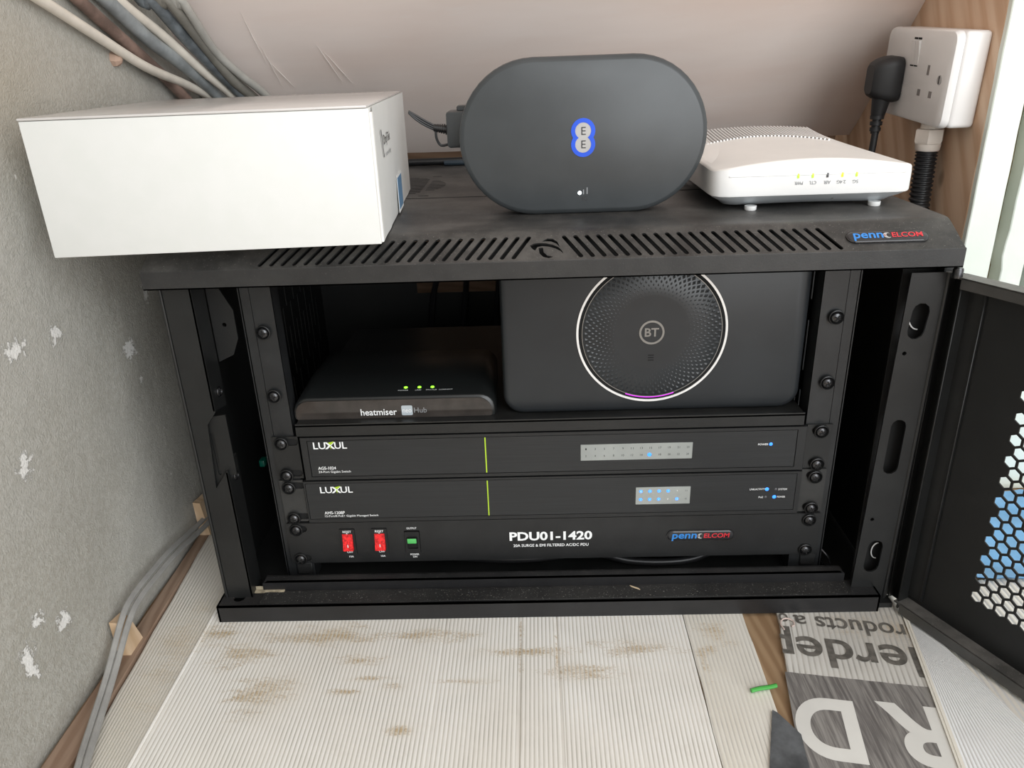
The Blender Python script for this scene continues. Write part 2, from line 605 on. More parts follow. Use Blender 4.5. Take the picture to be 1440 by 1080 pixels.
def text_geo(s, bold=0.0, res=3):
    cu = bpy.data.curves.new('text', 'FONT')
    cu.body = s
    cu.size = 1
    cu.offset = bold
    cu.resolution_u = res
    o = bpy.data.objects.new('text', cu)
    COL.objects.link(o)
    dg = bpy.context.evaluated_depsgraph_get()
    me = o.evaluated_get(dg).to_mesh()
    vs = [v.co.copy() for v in me.vertices]
    fs = [tuple(p.vertices) for p in me.polygons]
    o.evaluated_get(dg).to_mesh_clear()
    bpy.data.objects.remove(o)
    bpy.data.curves.remove(cu)
    return vs, fs


def put_text(mb, s, c, w, h, right=XV, up=ZV, bold=0.0, shear=0.0, anchor='c'):
    vs, fs = text_geo(s, bold, 10 if h > 15 else 3)
    x0, x1 = min(p.x for p in vs), max(p.x for p in vs)
    y0, y1 = min(p.y for p in vs), max(p.y for p in vs)
    c, right, up = V(c), V(right).normalized(), V(up).normalized()
    out = []
    for p in vs:
        a = (p.x - x0) / (x1 - x0) - (0.5 if anchor == 'c' else 0)
        b = (p.y - y0) / (y1 - y0) - 0.5
        out.append(c + right * (a * w + b * h * shear) + up * (b * h))
    mb.add(out, fs)
    return mb


def lettering(parent, items, mat, right=XV, up=ZV, name='lettering', clip=None):
    mb = MB()
    for it in items:
        s, c, w, h = it[:4]
        put_text(mb, s, c, w, h, right, up, *it[4:])
    if clip:   # lettering ends at the cut edge of the sheet
        o, a, lim = clip
        for i, p in enumerate(mb.v):
            d = (V(p) - o).dot(a)
            if d < lim:
                q = V(p) + a * (lim - d)
                mb.v[i] = tuple(q)
    return mb.build(name, mat, parent, smooth=0)


# ------------------------------------------------------------------ the setting
FL = -34.0   # floor boards
mb = MB()
floor_o = MB().box(-420, 1900, -2600, 620, FL - 22, FL - 0.6).build('floor', 'gap')
struct(floor_o)
bx = -420
while bx < 1890:
    w = 138
    MB().box(bx + 0.6, bx + w - 0.6, -2600, 620, FL - 20, FL, 0.6, 1).build('floor_board', 'board', floor_o)
    bx += w

# grit-faced wall: gently uneven sheet
mb = MB()
NY, NZ = 130, 80
vs, fs = [], []
for i in range(NY + 1):
    for j in range(NZ + 1):
        y = -1400 + 2020 * i / NY
        z = -60 + 960 * j / NZ
        x = -378 + 2.2 * noise.noise((y * 0.012, z * 0.012, 3.1)) + 1.0 * noise.noise((y * 0.05, z * 0.05, 1.7))
        x += 4.0 * math.exp(-((z + 18 + 0.0 * y) / 14.0) ** 2)   # mortar fillet at the foot
        y2, z2 = y, z
        # long trowel ridge near the pipes
        q = (z - 400) - (-0.47) * (y - 60)
        x += 2.2 * math.exp(-(q / 7.0) ** 2) * (1 if y > -200 else 0)
        vs.append((x, y2, z2))
for i in range(NY):
    for j in range(NZ):
        a = i * (NZ + 1) + j
        fs.append((a, a + 1, a + NZ + 2, a + NZ + 1))
mb.add(vs, fs)
mb.box(-420, -382, -1400, 620, -60, 900)
struct(mb.build('wall_left', 'render', smooth=180))
mb = MB().lathe((-377, 142, 440), (1, 0, -0.2), [(0, -3), (7, -2), (6, 3), (3, 6), (0, 7)], 7)
tag(mb.build('brick_chip', 'stone', smooth=0, org=(-377, 142, 440)), 'small brown brick chip stuck in the grey render below the cream cable', 'rubble')

# sloping plastered soffit
_n = Vector((0.05, -0.7, -0.712)).normalized()
Bp, Lp = V((412, 471.1, 320.3)), V((-158.7, 418.7, 322.0))
ed = (Bp - Lp).normalized()
_n = (_n - ed * _n.dot(ed)).normalized()
upv = ed.cross(_n)
if upv.z < 0:
    upv = -upv
O_ = Lp - ed * 225
Lx = (Bp - O_).length - 1
vs, fs = [], []
NX_, NU = 60, 60
for i in range(NX_ + 1):
    for j in range(NU + 1):
        a, b = Lx * i / NX_, 2200 * j / NU
        p = O_ + ed * a + upv * b + _n * (1.5 * noise.noise((a * 0.008, b * 0.012, 0.3)) + (1.2 * noise.noise((a * 0.03, 5, 0)) if j == 0 else 0))
        vs.append(p)
for i in range(NX_):
    for j in range(NU):
        a = i * (NU + 1) + j
        fs.append((a, a + 1, a + NU + 2, a + NU + 1))
mb = MB().add(vs, fs)
q = [O_ - _n * 2, O_ + ed * Lx - _n * 2, O_ + ed * Lx + upv * 2200 - _n * 2, O_ + upv * 2200 - _n * 2]
mb.add(q + [p - _n * 10 for p in q], [(0, 1, 2, 3), (7, 6, 5, 4), (0, 4, 5, 1), (1, 5, 6, 2), (2, 6, 7, 3), (3, 7, 4, 0)])
soffit = struct(mb.build('ceiling', 'plaster', smooth=60))
M['scratch'] = plain('pale_trowel_mark', (0.86, 0.80, 0.75), 0.7)
for p, q in (((-292.6, 245.4, 480.4), (-289.0, 293.8, 433.3)), ((-287.2, 275.8, 451.1), (-283.1, 316.9, 411.1)), ((-285.8, 292.0, 435.3), (-269.8, 321.7, 407.5)),
             ((-230.3, 282.7, 449.2), (-215.9, 322.3, 411.6)), ((-224.8, 290.3, 442.2), (-205.5, 325.2, 409.7))):
    pts = [V(p).lerp(V(q), k / 12) + _n * 1.3 + ed * 0.8 * noise.noise((k * 0.7, p[0], 0)) for k in range(13)]
    MB().tube(pts, lambda t: 0.1 + 0.22 * math.sin(PI * t), 6, 0).build('trowel_mark', 'scratch', soffit)

struct(MB().box(-382, 412, 520, 545, FL, 520).build('wall_back', 'darkwood'))
# timber cheek and painted boards
struct(MB().box(412, 440, 163, 560, FL, 900, 1.2, 1).build('wall_right', 'timber'))


def wavy_board(x0, x1, y0, y1, z0, z1, seed, wob=(0.6, 0.6)):
    n = 70
    rings = []
    for i in range(n + 1):
        z = z0 + (z1 - z0) * i / n
        a = x0 + wob[0] * noise.noise((seed, z * 0.03, 0)) - (2.6 * math.exp(-((z - 238) / 9) ** 2) if wob[0] > 1 else 0)
        b = x1 + wob[1] * noise.noise((seed + 9, z * 0.03, 0))
        rings.append([(a, y0 + 0.8, z), (a + 0.9, y0, z), (b - 0.9, y0, z), (b, y0 + 0.8, z), (b, y1, z), (a, y1, z)])
    return MB().loft(rings)


struct(wavy_board(412.6, 441, 157, 190, FL, 900, 2).build('trim_1', 'paint'))
struct(MB().box(440, 456, 176, 192, FL, 900).build('trim_2', 'olive'))
struct(wavy_board(453, 474.5, 157, 190, FL, 900, 5, (1.6, 0.4)).build('trim_3', 'paint'))
struct(MB().box(474.5, 486, 180, 192, FL, 900).build('trim_4', 'gap'))
struct(MB().box(486, 900, 160, 200, FL, 900, 1.5, 1).build('wall_front', 'paint'))

# floor-edge batten and its two wedges
mb = MB()
rings = []
for i in range(41):
    y = -600 + 860 * i / 40
    w = 1.2 * noise.noise((y * 0.03, 4, 0))
    xl = -372.6 + w * 0.5
    xr = -352.5 - 12.0 * max(0, (y + 174)) / 285.0 + w
    rings.append([(xl, y, FL), (xr, y, FL), (xr, y, -29.2), (xr - 0.8, y, -28.4), (xl + 0.8, y, -28.4), (xl, y, -29.2)])
mb.loft(rings)
struct(mb.build('baseboard_left', 'batten'))


def wedge(y0, y1, zt, lab):
    mb = MB()
    a = [(-371.5, y0, -28.4), (-371.5, y1, -28.4), (-360.5, y1 - 3, -28.4), (-360.5, y0, -28.4)]
    b = [(-373.5, y0 + 3, zt), (-373.5, y1 - 4, zt - 4), (-366, y1 - 6, zt - 6), (-366, y0 + 3, zt - 1)]
    mb.loft([a, b])
    o = mb.build('wooden_wedge', 'wedge', smooth=0, org=(-367, (y0 + y1) / 2, -28.4))
    return tag(o, lab, 'wedge', 'wooden wedges by the wall')


wedge(-87, -62, 4, 'pale wooden wedge behind grey cables, standing in front of the cabinet')
wedge(92, 124, 10, 'wooden wedge behind grey cables, half hidden by the cabinet side')


# ------------------------------------------------------------------ fluted floor sheets
def flute_sheet(name, A, B, C, D, z, pitch, amp, mat, seed=1, rows=14, creases=(), lift=None, thick=3.6, ragged=0.8, sag=0.35, gmat='groove'):
    """A,B far edge; D,C near edge (A->D and B->C run along the flutes)"""
    A, B, C, D = [Vector((*p, 0)) for p in (A, B, C, D)]
    nf = max(2, int(max((B - A).length, (C - D).length * 0.8) / pitch))
    cols = []
    for i in range(nf):
        for fr, h in ((0.0, 0), (0.14, 0.0), (0.3, 1), (0.84, 1)):
            cols.append(((i + fr) / nf, h))
    cols.append((1.0, 0))
    vs, nb = [], len(cols)
    for j in range(rows + 1):
        t = j / rows
        for ci, (s, h) in enumerate(cols):
            p = A.lerp(B, s).lerp(D.lerp(C, s), t)
            e = ragged * noise.noise((p.y * 0.06, seed, s * 3)) if ci in (0, nb - 1) else 0
            zz = z + amp * (h - 1) + sag * (noise.noise((p.x * 0.02, p.y * 0.02, seed)) - 0.5)
            for cx, dp in creases:
                zz -= dp * max(0, 1 - abs(p.x - cx) / 1.3)
            if lift:
                zz += lift(s, t)
            vs.append((p.x + e, p.y, zz))
    fs = []
    for j in range(rows):
        for i in range(nb - 1):
            a = j * nb + i
            fs.append((a, a + 1, a + nb + 1, a + nb))
    n0 = len(vs)
    vs += [(x, y, zz - thick + amp) for x, y, zz in vs]
    m = len(fs)
    fs += [tuple(reversed([q + n0 for q in f])) for f in fs[:m]]
    for j in range(rows):
        for i in (0, nb - 1):
            a = j * nb + i
            fs.append((a, a + nb, a + nb + n0, a + n0))
    for i in range(nb - 1):
        for j in (0, rows):
            a = j * nb + i
            fs.append((a, a + 1, a + 1 + n0, a + n0))
    org = (D.x * 0.5 + C.x * 0.5, A.y * 0.5 + D.y * 0.5, z - thick)
    mb = MB().add(vs, fs)
    for k in range(m):
        if k % (nb - 1) % 4 < 2:
            mb.mi[k] = 1
    return mb.build(name, [mat, gmat], smooth=50, org=org)


tag(flute_sheet('fluted_plastic_sheet', (-308.5, 130), (117, 130), (110, -430), (-308.5, -430), -30.2, 3.4, 0.3, 'flute', 2, 24,
                ((-29, 1.4), (-31, 0.8), (3, 1.2), (-95, 0.5), (60, 0.5)), sag=0.25),
    'wide dirty white fluted plastic sheet under the black cabinet, sawdust streaked', 'sheet')
tag(flute_sheet('fluted_plastic_sheet', (118.2, 130), (172, 130), (159, -430), (110.6, -430), -30.2, 3.4, 0.3, 'flute2', 5, 24, (), ragged=1.6, sag=0.25),
    'narrow scuffed white fluted plastic strip carrying a green sheath scrap', 'sheet')
tag(flute_sheet('fluted_plastic_sheet', (-365.6, 130), (-309.3, 130), (-309.3, -430), (-336, -430), -30.2, 3.4, 0.4, 'flute3', 8, 24, (), sag=0.25),
    'dusty fluted plastic strip between wooden floor batten and the wide white sheet', 'sheet')

# printed sheet, upside down to the camera
th = math.radians(-10.0)
PR, PU = Vector((math.cos(th), math.sin(th), 0)), Vector((-math.sin(th), math.cos(th), 0))
PO = Vector((196.5, -43, -30.2))


def P2(a, b, dz=0.0):
    p = PO + PR * a + PU * b
    return (p.x, p.y, p.z + dz)


pa, pb, pc, pd = P2(3, 60), P2(107, 78), P2(107, -400), P2(-2, -400)
pr = thing('printed_plastic_sheet', (240, -150, -33.4), 'grey and white printed plastic sheet with big upside-down lettering', 'sheet')
ps = flute_sheet('sheet', pa[:2], pb[:2], pc[:2], pd[:2], -30.2, 4.3, 0.25, 'printed', 3, 24, ((262, 0.9),), ragged=1.8, sag=0.0, gmat='band_groove')
ps.parent = pr
ps.location = [ps.location[i] - pr.location[i] for i in range(3)]
# grey ink band over the near part of the sheet
mb = MB()
top = [(-0.5 + 108 * i / 40, -73 + 0.5 * math.sin(i) * 0.3) for i in range(41)]
outl = top + [(107, -400), (-1, -400)]
q0 = P2(0, 0, 0.12)
mb.plate([outl], q0, PR, PU, 0.1)
mb.build('ink_band', 'band', pr)
R180, U180 = -PR, -PU
lettering(pr, [('roducts', P2(69.0, -10.5, 0.3), 72, 19.5, 0.012), ('a', P2(20, -7.5, 0.3), 10.5, 11.5, 0.012), ('o', P2(6.5, -6.5, 0.3), 8, 11.5, 0.012),
               ('lerdep', P2(48.5, -40.5, 0.3), 118, 45, 0.014)], 'letterdark', R180, U180, clip=(PO, PR, 0.6))
lettering(pr, [('D', P2(23, -126, 0.35), 45, 58, 0.03)], 'letterwhite', R180, U180)
lettering(pr, [('R', P2(84.5, -122.5, 0.35), 46, 57, 0.03)], 'letterwhite', R180, U180)

tag(flute_sheet('fluted_plastic_sheet', (306, -14), (640, 30), (640, -460), (292, -460), -31.2, 5.0, 0.5, 'cream', 11, 20, ((338, 1.0),), gmat='pale_groove'),
    'cream fluted plastic sheet lying under the open perforated door', 'sheet')
tag(flute_sheet('fluted_plastic_sheet', (309.5, -49), (313.5, -52), (392, -420), (233, -420), -29.6, 5.2, 0.5, 'brightsheet', 13, 20, (),
                lift=lambda s, t: 1.2 * s * (1 - t * 0.5), thick=1.2, gmat='pale_groove'),
    'bright white fluted plastic sheet, wedge shaped, between printed sheet and door', 'sheet')
tag(MB().tube([(-309.0, 128, -30.4), (-309.3, -150, -30.2), (-309.0, -428, -30.4)], 1.3, 8).build('plastic_edge_strip', 'flute', org=(-309, -150, -31.5)),
    'white folded plastic edge between the dusty strip and the wide fluted sheet', 'strip')
for k in range(2):
    mb = MB()
    mb.plate([[(304.5 + 2.0 * k, -50), (306.3 + 2.0 * k, -50), (235.3 + 1.8 * k - 2, -420), (231.6 + 1.8 * k - 2, -420)]], (0, 0, -28.6 + 0.5 * k), XV, YV, 0.9)
    tag(mb.build('plastic_edge_strip', 'cream', org=(270, -230, -29.5 + 0.5 * k)),
        ['lower beige plastic edge strip bordering the printed sheet', 'upper beige plastic edge strip tucked against the bright white sheet'][k], 'strip')

mb = MB().plate([[(161.5, -155), (164.5, -157.5), (175.5, -178), (173, -196), (168, -260), (150, -260), (145, -205)]], (0, 0, -28.4), XV, YV, 1.4)
tag(mb.build('grey_plastic_offcut', 'greypiece', org=(162, -200, -29.8)), 'scuffed dark grey pointed plastic offcut beside the printed sheet', 'offcut')
mb = MB().tube([(150.5, -136.5, -27.9), (158, -134.5, -27.7), (166, -133, -27.9), (171.5, -131.8, -27.6)], 1.7, 8)
tag(mb.build('green_sheath_scrap', 'green', org=(161, -134, -29.7)), 'short green cable sheath scrap lying on the white fluted strip', 'scrap')
mb = MB().tube([(197.5, -67, -29), (196.5, -60, -28.9), (199.5, -55, -28.7), (204, -53.8, -28.6), (208, -57, -28.7), (207.5, -62, -28.9), (205, -63.5, -29)], 0.7, 6)
tag(mb.build('film_loop', 'pinkloop', org=(202, -58, -29.7)), 'small pinkish curl of plastic film on the printed sheet', 'scrap')
vs, fs = [], []
for i in range(31):
    for j in range(21):
        x, y = 392 + 270 * i / 30, -6 + 150 * j / 20
        vs.append((x, y, -26.5 + 3.5 * noise.noise((x * 0.03, y * 0.03, 2)) + 2 * noise.noise((x * 0.09, y * 0.05, 7))))
for i in range(30):
    for j in range(20):
        a = i * 21 + j
        fs.append((a, a + 21, a + 22, a + 1))
mb = MB().add(vs, fs)
mb.add([(x, y, z - 0.6) for x, y, z in vs], [tuple(reversed(f)) for f in fs])
tag(mb.build('blue_plastic_sheet', 'bluesheet', smooth=60, org=(520, 60, -30)), 'crumpled blue plastic sheet seen through the door perforations', 'sheet')

# grey flat cables along the wall foot
for k, lab in ((0, 'flat grey cable along the batten, closer to the wall'), (1, 'flat grey cable along the batten, closer to the plastic sheet')):
    pth = [(-366, 190, -14), (-365.5, 103, -11), (-365.5, 21, 4), (-365.5, -16, 8), (-365.5, -56, 9.7), (-364.5, -80, 4.7), (-360, -123, -15.0), (-354, -159, -22.6),
           (-346, -191, -23.6), (-341, -209, -23.8), (-330, -260, -24.2), (-322, -330, -24.2), (-330, -520, -24.2), (-342, -760, -26)]
    ox = [0, 5.6][k]
    mb = MB()
    for r in (-1, 0, 1):
        mb.tube([(x + ox + r * 0.95 + (0.4 if k == 0 else 0), y, z - ox * (0.62 if y > -100 else 0.15) - r * 0.55) for x, y, z in pth], 1.55, 8, 5)
    tag(mb.build('flat_grey_cable', 'greycable', org=(-358, -80, -28)), lab, 'cable', 'grey cables along the floor edge')

# pipes and cables in the corner of wall and soffit
for nm, lab, cat, mt, r, pth in (
    ('cream_cable', 'cream cable crossing the grey render, lowest of the bundle', 'cable', 'creamcable', 4.4, [(-371, -90, 520), (-371, 40, 480), (-371, 108, 458), (-368, 180, 433), (-362, 250, 415), (-352, 303, 396), (-340, 345, 370)]),
    ('brown_pipe', 'stained reddish brown pipe between two cream cables', 'pipe', 'brownpipe', 5.4, [(-371, 20, 520), (-371, 92, 484), (-371, 146, 459), (-370, 200, 433), (-368, 245, 408), (-362, 330, 350)]),
    ('grey_conduit_pipe', 'pale blue grey pipe under the upper cream cable', 'pipe', 'greypipe', 6.4, [(-371, 50, 525), (-368, 133, 486), (-364, 190, 456), (-358, 235, 436), (-347, 293, 402), (-330, 355, 350)]),
    ('cream_cable', 'cream cable lying on top of the blue grey pipes', 'cable', 'creamcable', 4.5, [(-371, 80, 525), (-364, 146, 487), (-358, 205, 461), (-345, 255, 428), (-331, 288, 403), (-312, 335, 360)]),
    ('slate_pipe', 'scratched dark slate pipe in the middle of the bundle', 'pipe', 'darkpipe', 6.0, [(-366, 150, 520), (-354, 190, 489), (-343, 233, 453), (-320, 292, 401), (-300, 340, 355)]),
    ('drab_pipe', 'drab grey pipe beside the slate pipe', 'pipe', 'drabpipe', 5.5, [(-351, 155, 520), (-340, 194, 489), (-331, 240, 449), (-321, 272, 418), (-309, 302, 395), (-295, 340, 355)]),
    ('pale_pipe', 'pale grey pipe edging the pink plaster slope', 'pipe', 'palepipe', 4.2, [(-338, 160, 520), (-329, 196, 488), (-324, 243, 446), (-311, 273, 421), (-297, 295, 402), (-282, 335, 365)]),
):
    up_ = V(pth[0]) - V(pth[1])      # they run on up the corner, out of sight
    up_ = V((0, up_.y, min(up_.z, 0.95 * abs(up_.y)))).normalized() * 520
    pth = [tuple(V(pth[0]) + up_)] + pth
    tag(MB().tube(pth, r, 14, 6).build(nm, mt, org=pth[4]), lab, cat, 'pipes and cables in the wall corner')

# ------------------------------------------------------------------ the rack cabinet
cab = thing('rack_cabinet', (0, 180, -30), 'open black wall-mount rack cabinet with slotted top and perforated door', 'cabinet')
YB = 402
# base with front sill
mb = MB()
mb.plate([[(-300, -22), (-300, -45), (286, -45), (286, -22)], circ(-283, -33, 5.2, 16)], (0, 0, -13), XV, YV, 1.6)
mb.plate([[(-300, -30), (286, -30), (286, -13), (-300, -13)]], (0, -45, 0), XV, ZV, 1.6)
mb.box(284.4, 286, -45, -22, -30, -13)
mb.box(-300, -298.4, -45, -22, -30, -13)
mb.build('front_sill', 'sill', cab)
MB().box(-262, 262, -42.5, -25.5, -13, -12.3, 0.3, 1).build('gasket_strip', 'foam', cab)
mb = MB()
mb.plate([[(-264, -16), (262, -16), (262, -5), (258, -3), (-260, -3), (-264, -5)]], (0, -23.4, 0), XV, ZV, 1.4)
mb.plate([[(-262, -23.4), (260, -23.4), (260, -15), (-262, -15)]], (0, 0, -3), XV, YV, 1.4)
mb.plate([[(-262, -22), (260, -22), (260, -3), (-262, -3)]], (0, -15.5, 0), XV, ZV, 1.2)
mb.build('sill_riser', 'sill', cab)
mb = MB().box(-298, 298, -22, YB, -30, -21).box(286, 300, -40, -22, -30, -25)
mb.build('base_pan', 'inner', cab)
mb = MB()
vs, fs = [], []
for i in range(21):
    x = -288 + 44 * i / 20
    e = 0.7 * noise.noise((x * 0.2, 0, 0))
    vs += [(x, -27.2 + e, -12.6), (x, -22.2, -12.4), (x, -22.0, -9.6 + e)]
for i in range(20):
    a = i * 3
    fs += [(a, a + 3, a + 4, a + 1), (a + 1, a + 4, a + 5, a + 2)]
MB().add(vs, fs).add([(x, y + 0.3, z + 0.5) for x, y, z in vs], fs).build('tape_residue', 'tape', cab)

# side panels
holes = [[(-30, -20), (YB, -20), (YB, 300), (-30, 300)]]
for r in range(16):
    y = 150 + r * 14.5
    for k, (za, zb) in enumerate(((28, 88), (112, 172), (196, 256))):
        dz = (-22 if r % 2 else 4)
        holes.append([(y, za + dz), (y + 3.4, za + dz), (y + 3.4, zb + dz), (y, zb + dz)])
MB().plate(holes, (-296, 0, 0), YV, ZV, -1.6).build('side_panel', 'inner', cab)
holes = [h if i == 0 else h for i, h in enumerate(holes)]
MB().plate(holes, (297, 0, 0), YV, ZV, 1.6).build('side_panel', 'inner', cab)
# rolled front corner posts, left one with the latch notch
mb = MB()
mb.plate([[(-293.2, -14), (-271, -14), (-271, 118), (-283.5, 101), (-279.5, 161), (-271, 172), (-271, 276), (-293.2, 276)]], (0, -32, 0), XV, ZV, 1.6)
mb.tube([(-295.2, -31, -14), (-295.2, -31, 276)], 1.5, 10, 1)
mb.plate([[(-8, -14), (-32, -14), (-32, 116), (-8, 122)]], (-271.2, 0, 0), YV, ZV, 1.4)
mb.plate([[(-8, 168), (-32, 173), (-32, 276), (-8, 276)]], (-271.2, 0, 0), YV, ZV, 1.4)
mb.build('corner_post', 'black', cab)
mb = MB()
mb.plate([[(-286, 98), (-272, 112), (-265, 112), (-265, 168), (-281, 166)], rrect(-280.5, -277.8, 112, 152, 1.3)], (0, -28.5, 0), XV, ZV, 1.5)
mb.box(-283, -276, -27, -26.4, 106, 158)
mb.build('latch_plate', 'inner', cab)
for z in (184.5, 105.5):
    MB().lathe((-270.9, -18, z), XV, [(0.1, 0), (4.2, 0), (4.0, 1.0), (2.4, 1.8), (2.2, 1.0), (0, 0.9)], 16).build('rivet', 'screw', cab)
mb = MB().plate([[(-271, 206), (-258, 212), (-252, 226), (-252, 250), (-262, 272), (-271, 276)], circ(-261, 238, 1.8, 10)], (0, -6, 0), XV, ZV, 1.5)
mb.build('hinge_bracket', 'inner', cab)


def RX(z):   # the hinge-side post leans slightly outward towards the top
    return 266.0 + 5.0 * (z + 14) / 290.0


mb = MB()
outl = [(RX(-14) - 1, -28), (295.5, -28), (298.5, 272), (RX(272), 272)]
mb.plate([outl, slot(281.5, 226, 282.8, 242, 13), slot(281, 107, 281.5, 145, 12), slot(279.5, 9, 280.5, 29, 13), circ(275.8, 208, 1.7, 10), circ(273.5, 57, 1.7, 10)],
         (0, -32, 0), XV, ZV, 1.6)
mb.tube([(295.6, -31.4, -28), (298.6, -31.4, 272)], 2.0, 10, 1)
mb.build('corner_post', 'black', cab)
for z, r in ((238, 14), (18, 8)):
    mb = MB()
    pts = [(289 + 0.0 * k, -14 + r * math.cos(PI * 0.5 + PI * k / 14), z + r * math.sin(PI * 0.5 + PI * k / 14)) for k in range(15)]
    pts = [(287.5 - r * math.sin(PI * k / 14) * 0.62, -22, z + r * math.cos(PI * k / 14)) for k in range(15)]
    mb.tube(pts, 0.55, 8, 2)  # ring put in for the light caught on the knock-out's edge
    mb.build('knockout_glint', 'chrome', cab, label='bright ring put in for the lit edge of a cut-out')
MB().box(270, 296, -20, -18.6, -20, 276).build('post_lining', 'gap', cab)
# back panel with cable opening, brown backing seen through it
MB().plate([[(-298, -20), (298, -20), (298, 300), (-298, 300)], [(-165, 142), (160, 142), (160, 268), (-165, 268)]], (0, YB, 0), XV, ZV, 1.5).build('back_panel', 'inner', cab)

# top cover
mb = MB()
cs, cn = Vector((0, -13.5 + 44.5, 308.6 - 292.5)), None
o_ch = Vector((0, -44.6, 292.6))
v_ch = Vector((0, 27.0, 14.2)).normalized()
LC = 30.5
XN = V(XV).cross(v_ch)
holes = [[(-300, 0), (300, 0), (300, LC), (-300, LC)]]
for i in range(23):
    x = -211.5 + i * 8.52
    holes.append(slot(x, 4.2, x + 11.5, LC - 4.6, 3.3))
    x = 212.5 - i * 8.52
    holes.append(slot(x, 4.2, x - 11.5, LC - 4.6, 3.3))


def crescent(pts):
    return pts


holes.append([(-12.0, 17), (-9, 19.2), (-5, 19.8), (0, 19.2), (5, 17.4), (9, 14.6), (11.5, 10.5), (12.3, 7.5), (10.4, 10.2), (7, 13), (2, 15.4), (-3, 16.2), (-6.5, 15.2), (-8.2, 11.5), (-10, 13)])
holes.append([(-3, 21.2), (1, 24.6), (5, 24.2), (8.5, 20.6), (10.2, 14.6), (7.6, 18.6), (4, 21.0), (0, 21.6)])
holes.append([(-5.6, 14.2), (-2.4, 14.4), (-2, 9.4), (0.4, 5.8), (5, 4.2), (1.6, 2.8), (-2.4, 4.2), (-5, 8)])
mb.plate(holes, o_ch, XV, v_ch, 1.3)
mb.plate([[(-300, 279), (300, 279), (300, 292.3), (-300, 292.3)]], (0, -45.3, 0), XV, ZV, 1.4)
mb.tube([(-300, -44.3, 292.2), (300, -44.3, 292.2)], 1.05, 10, 1)
# bend between slope and flat top
pe = o_ch + v_ch * LC
prof = []
for i in range(7):
    a = math.radians(27.8 * (1 - i / 6))
    prof.append((a, i))
yy, zz = pe.y, pe.z
rows = [(yy, zz)]
for i in range(6):
    a = math.radians(27.8 * (1 - (i + 0.5) / 6))
    yy += 1.6 * math.cos(a)
    zz += 1.6 * math.sin(a)
    rows.append((yy, zz))
ZT = zz
YT = yy
vs = [(x, y, z) for y, z in rows for x in (-300, 300)]
fs = [(2 * i, 2 * i + 1, 2 * i + 3, 2 * i + 2) for i in range(6)]
mb.add(vs, fs)
mb.add([(x, y, z - 1.3) for x, y, z in vs], [tuple(reversed(f)) for f in fs])
holes = [[(-300, YT), (300, YT), (300, YB + 3), (-300, YB + 3)]]
for cx in (-160, 160):
    for j in range(-9, 10):
        y = 225 + j * 6.2
        hw = math.sqrt(max(0, 62 ** 2 - (j * 6.2) ** 2))
        for k in range(-4, 5):
            a, b = cx + k * 28 - 12.5, cx + k * 28 + 12.5
            a, b = max(a, cx - hw), min(b, cx + hw)
            if b - a > 7:
                holes.append(slot(a + 1.2, y, b - 1.2, y, 2.4, 3))
    for sx, sy in ((-46, -66), (46, -66), (-46, 66), (46, 66)):
        holes.append(slot(cx + sx - 4, 225 + sy, cx + sx + 4, 225 + sy, 3.0, 3))
mb.plate(holes, (0, 0, ZT), XV, YV, 1.3)
# end lips
for x in (-300, 298.8):
    mb.plate([[(-45.3, 279), (YB + 3, 279), (YB + 3, ZT - 0.3), (YT, ZT - 0.3), (pe.y, pe.z - 0.4), (-44.8, 292)]], (x + (1.2 if x > 0 else 0), 0, 0), YV, ZV, 1.2 if x > 0 else -1.2)
mb.plate([[(-300, -45.3), (300, -45.3), (300, -36), (-300, -36)]], (0, 0, 280), XV, YV, 1.0)
mb.build('top_cover', 'cap', cab, smooth=35)
MB().plate([[(-290, 2), (290, 2), (290, 34), (-290, 34)]], o_ch - XN * 7.5, XV, v_ch, 0.6).build('slot_blackout', 'gap', cab)  # added plate, made up to keep the cover's slots black
MB().box(-298, 298, 144.2, 146.4, ZT - 1, ZT + 0.5, 0.4, 1).build('cover_seam', 'black', cab)
MB().box(-296, 296, 50, YB - 8, ZT - 8, ZT - 6).build('vent_blackout', 'gap', cab)  # added sheet, there only to darken what shows through the top vents


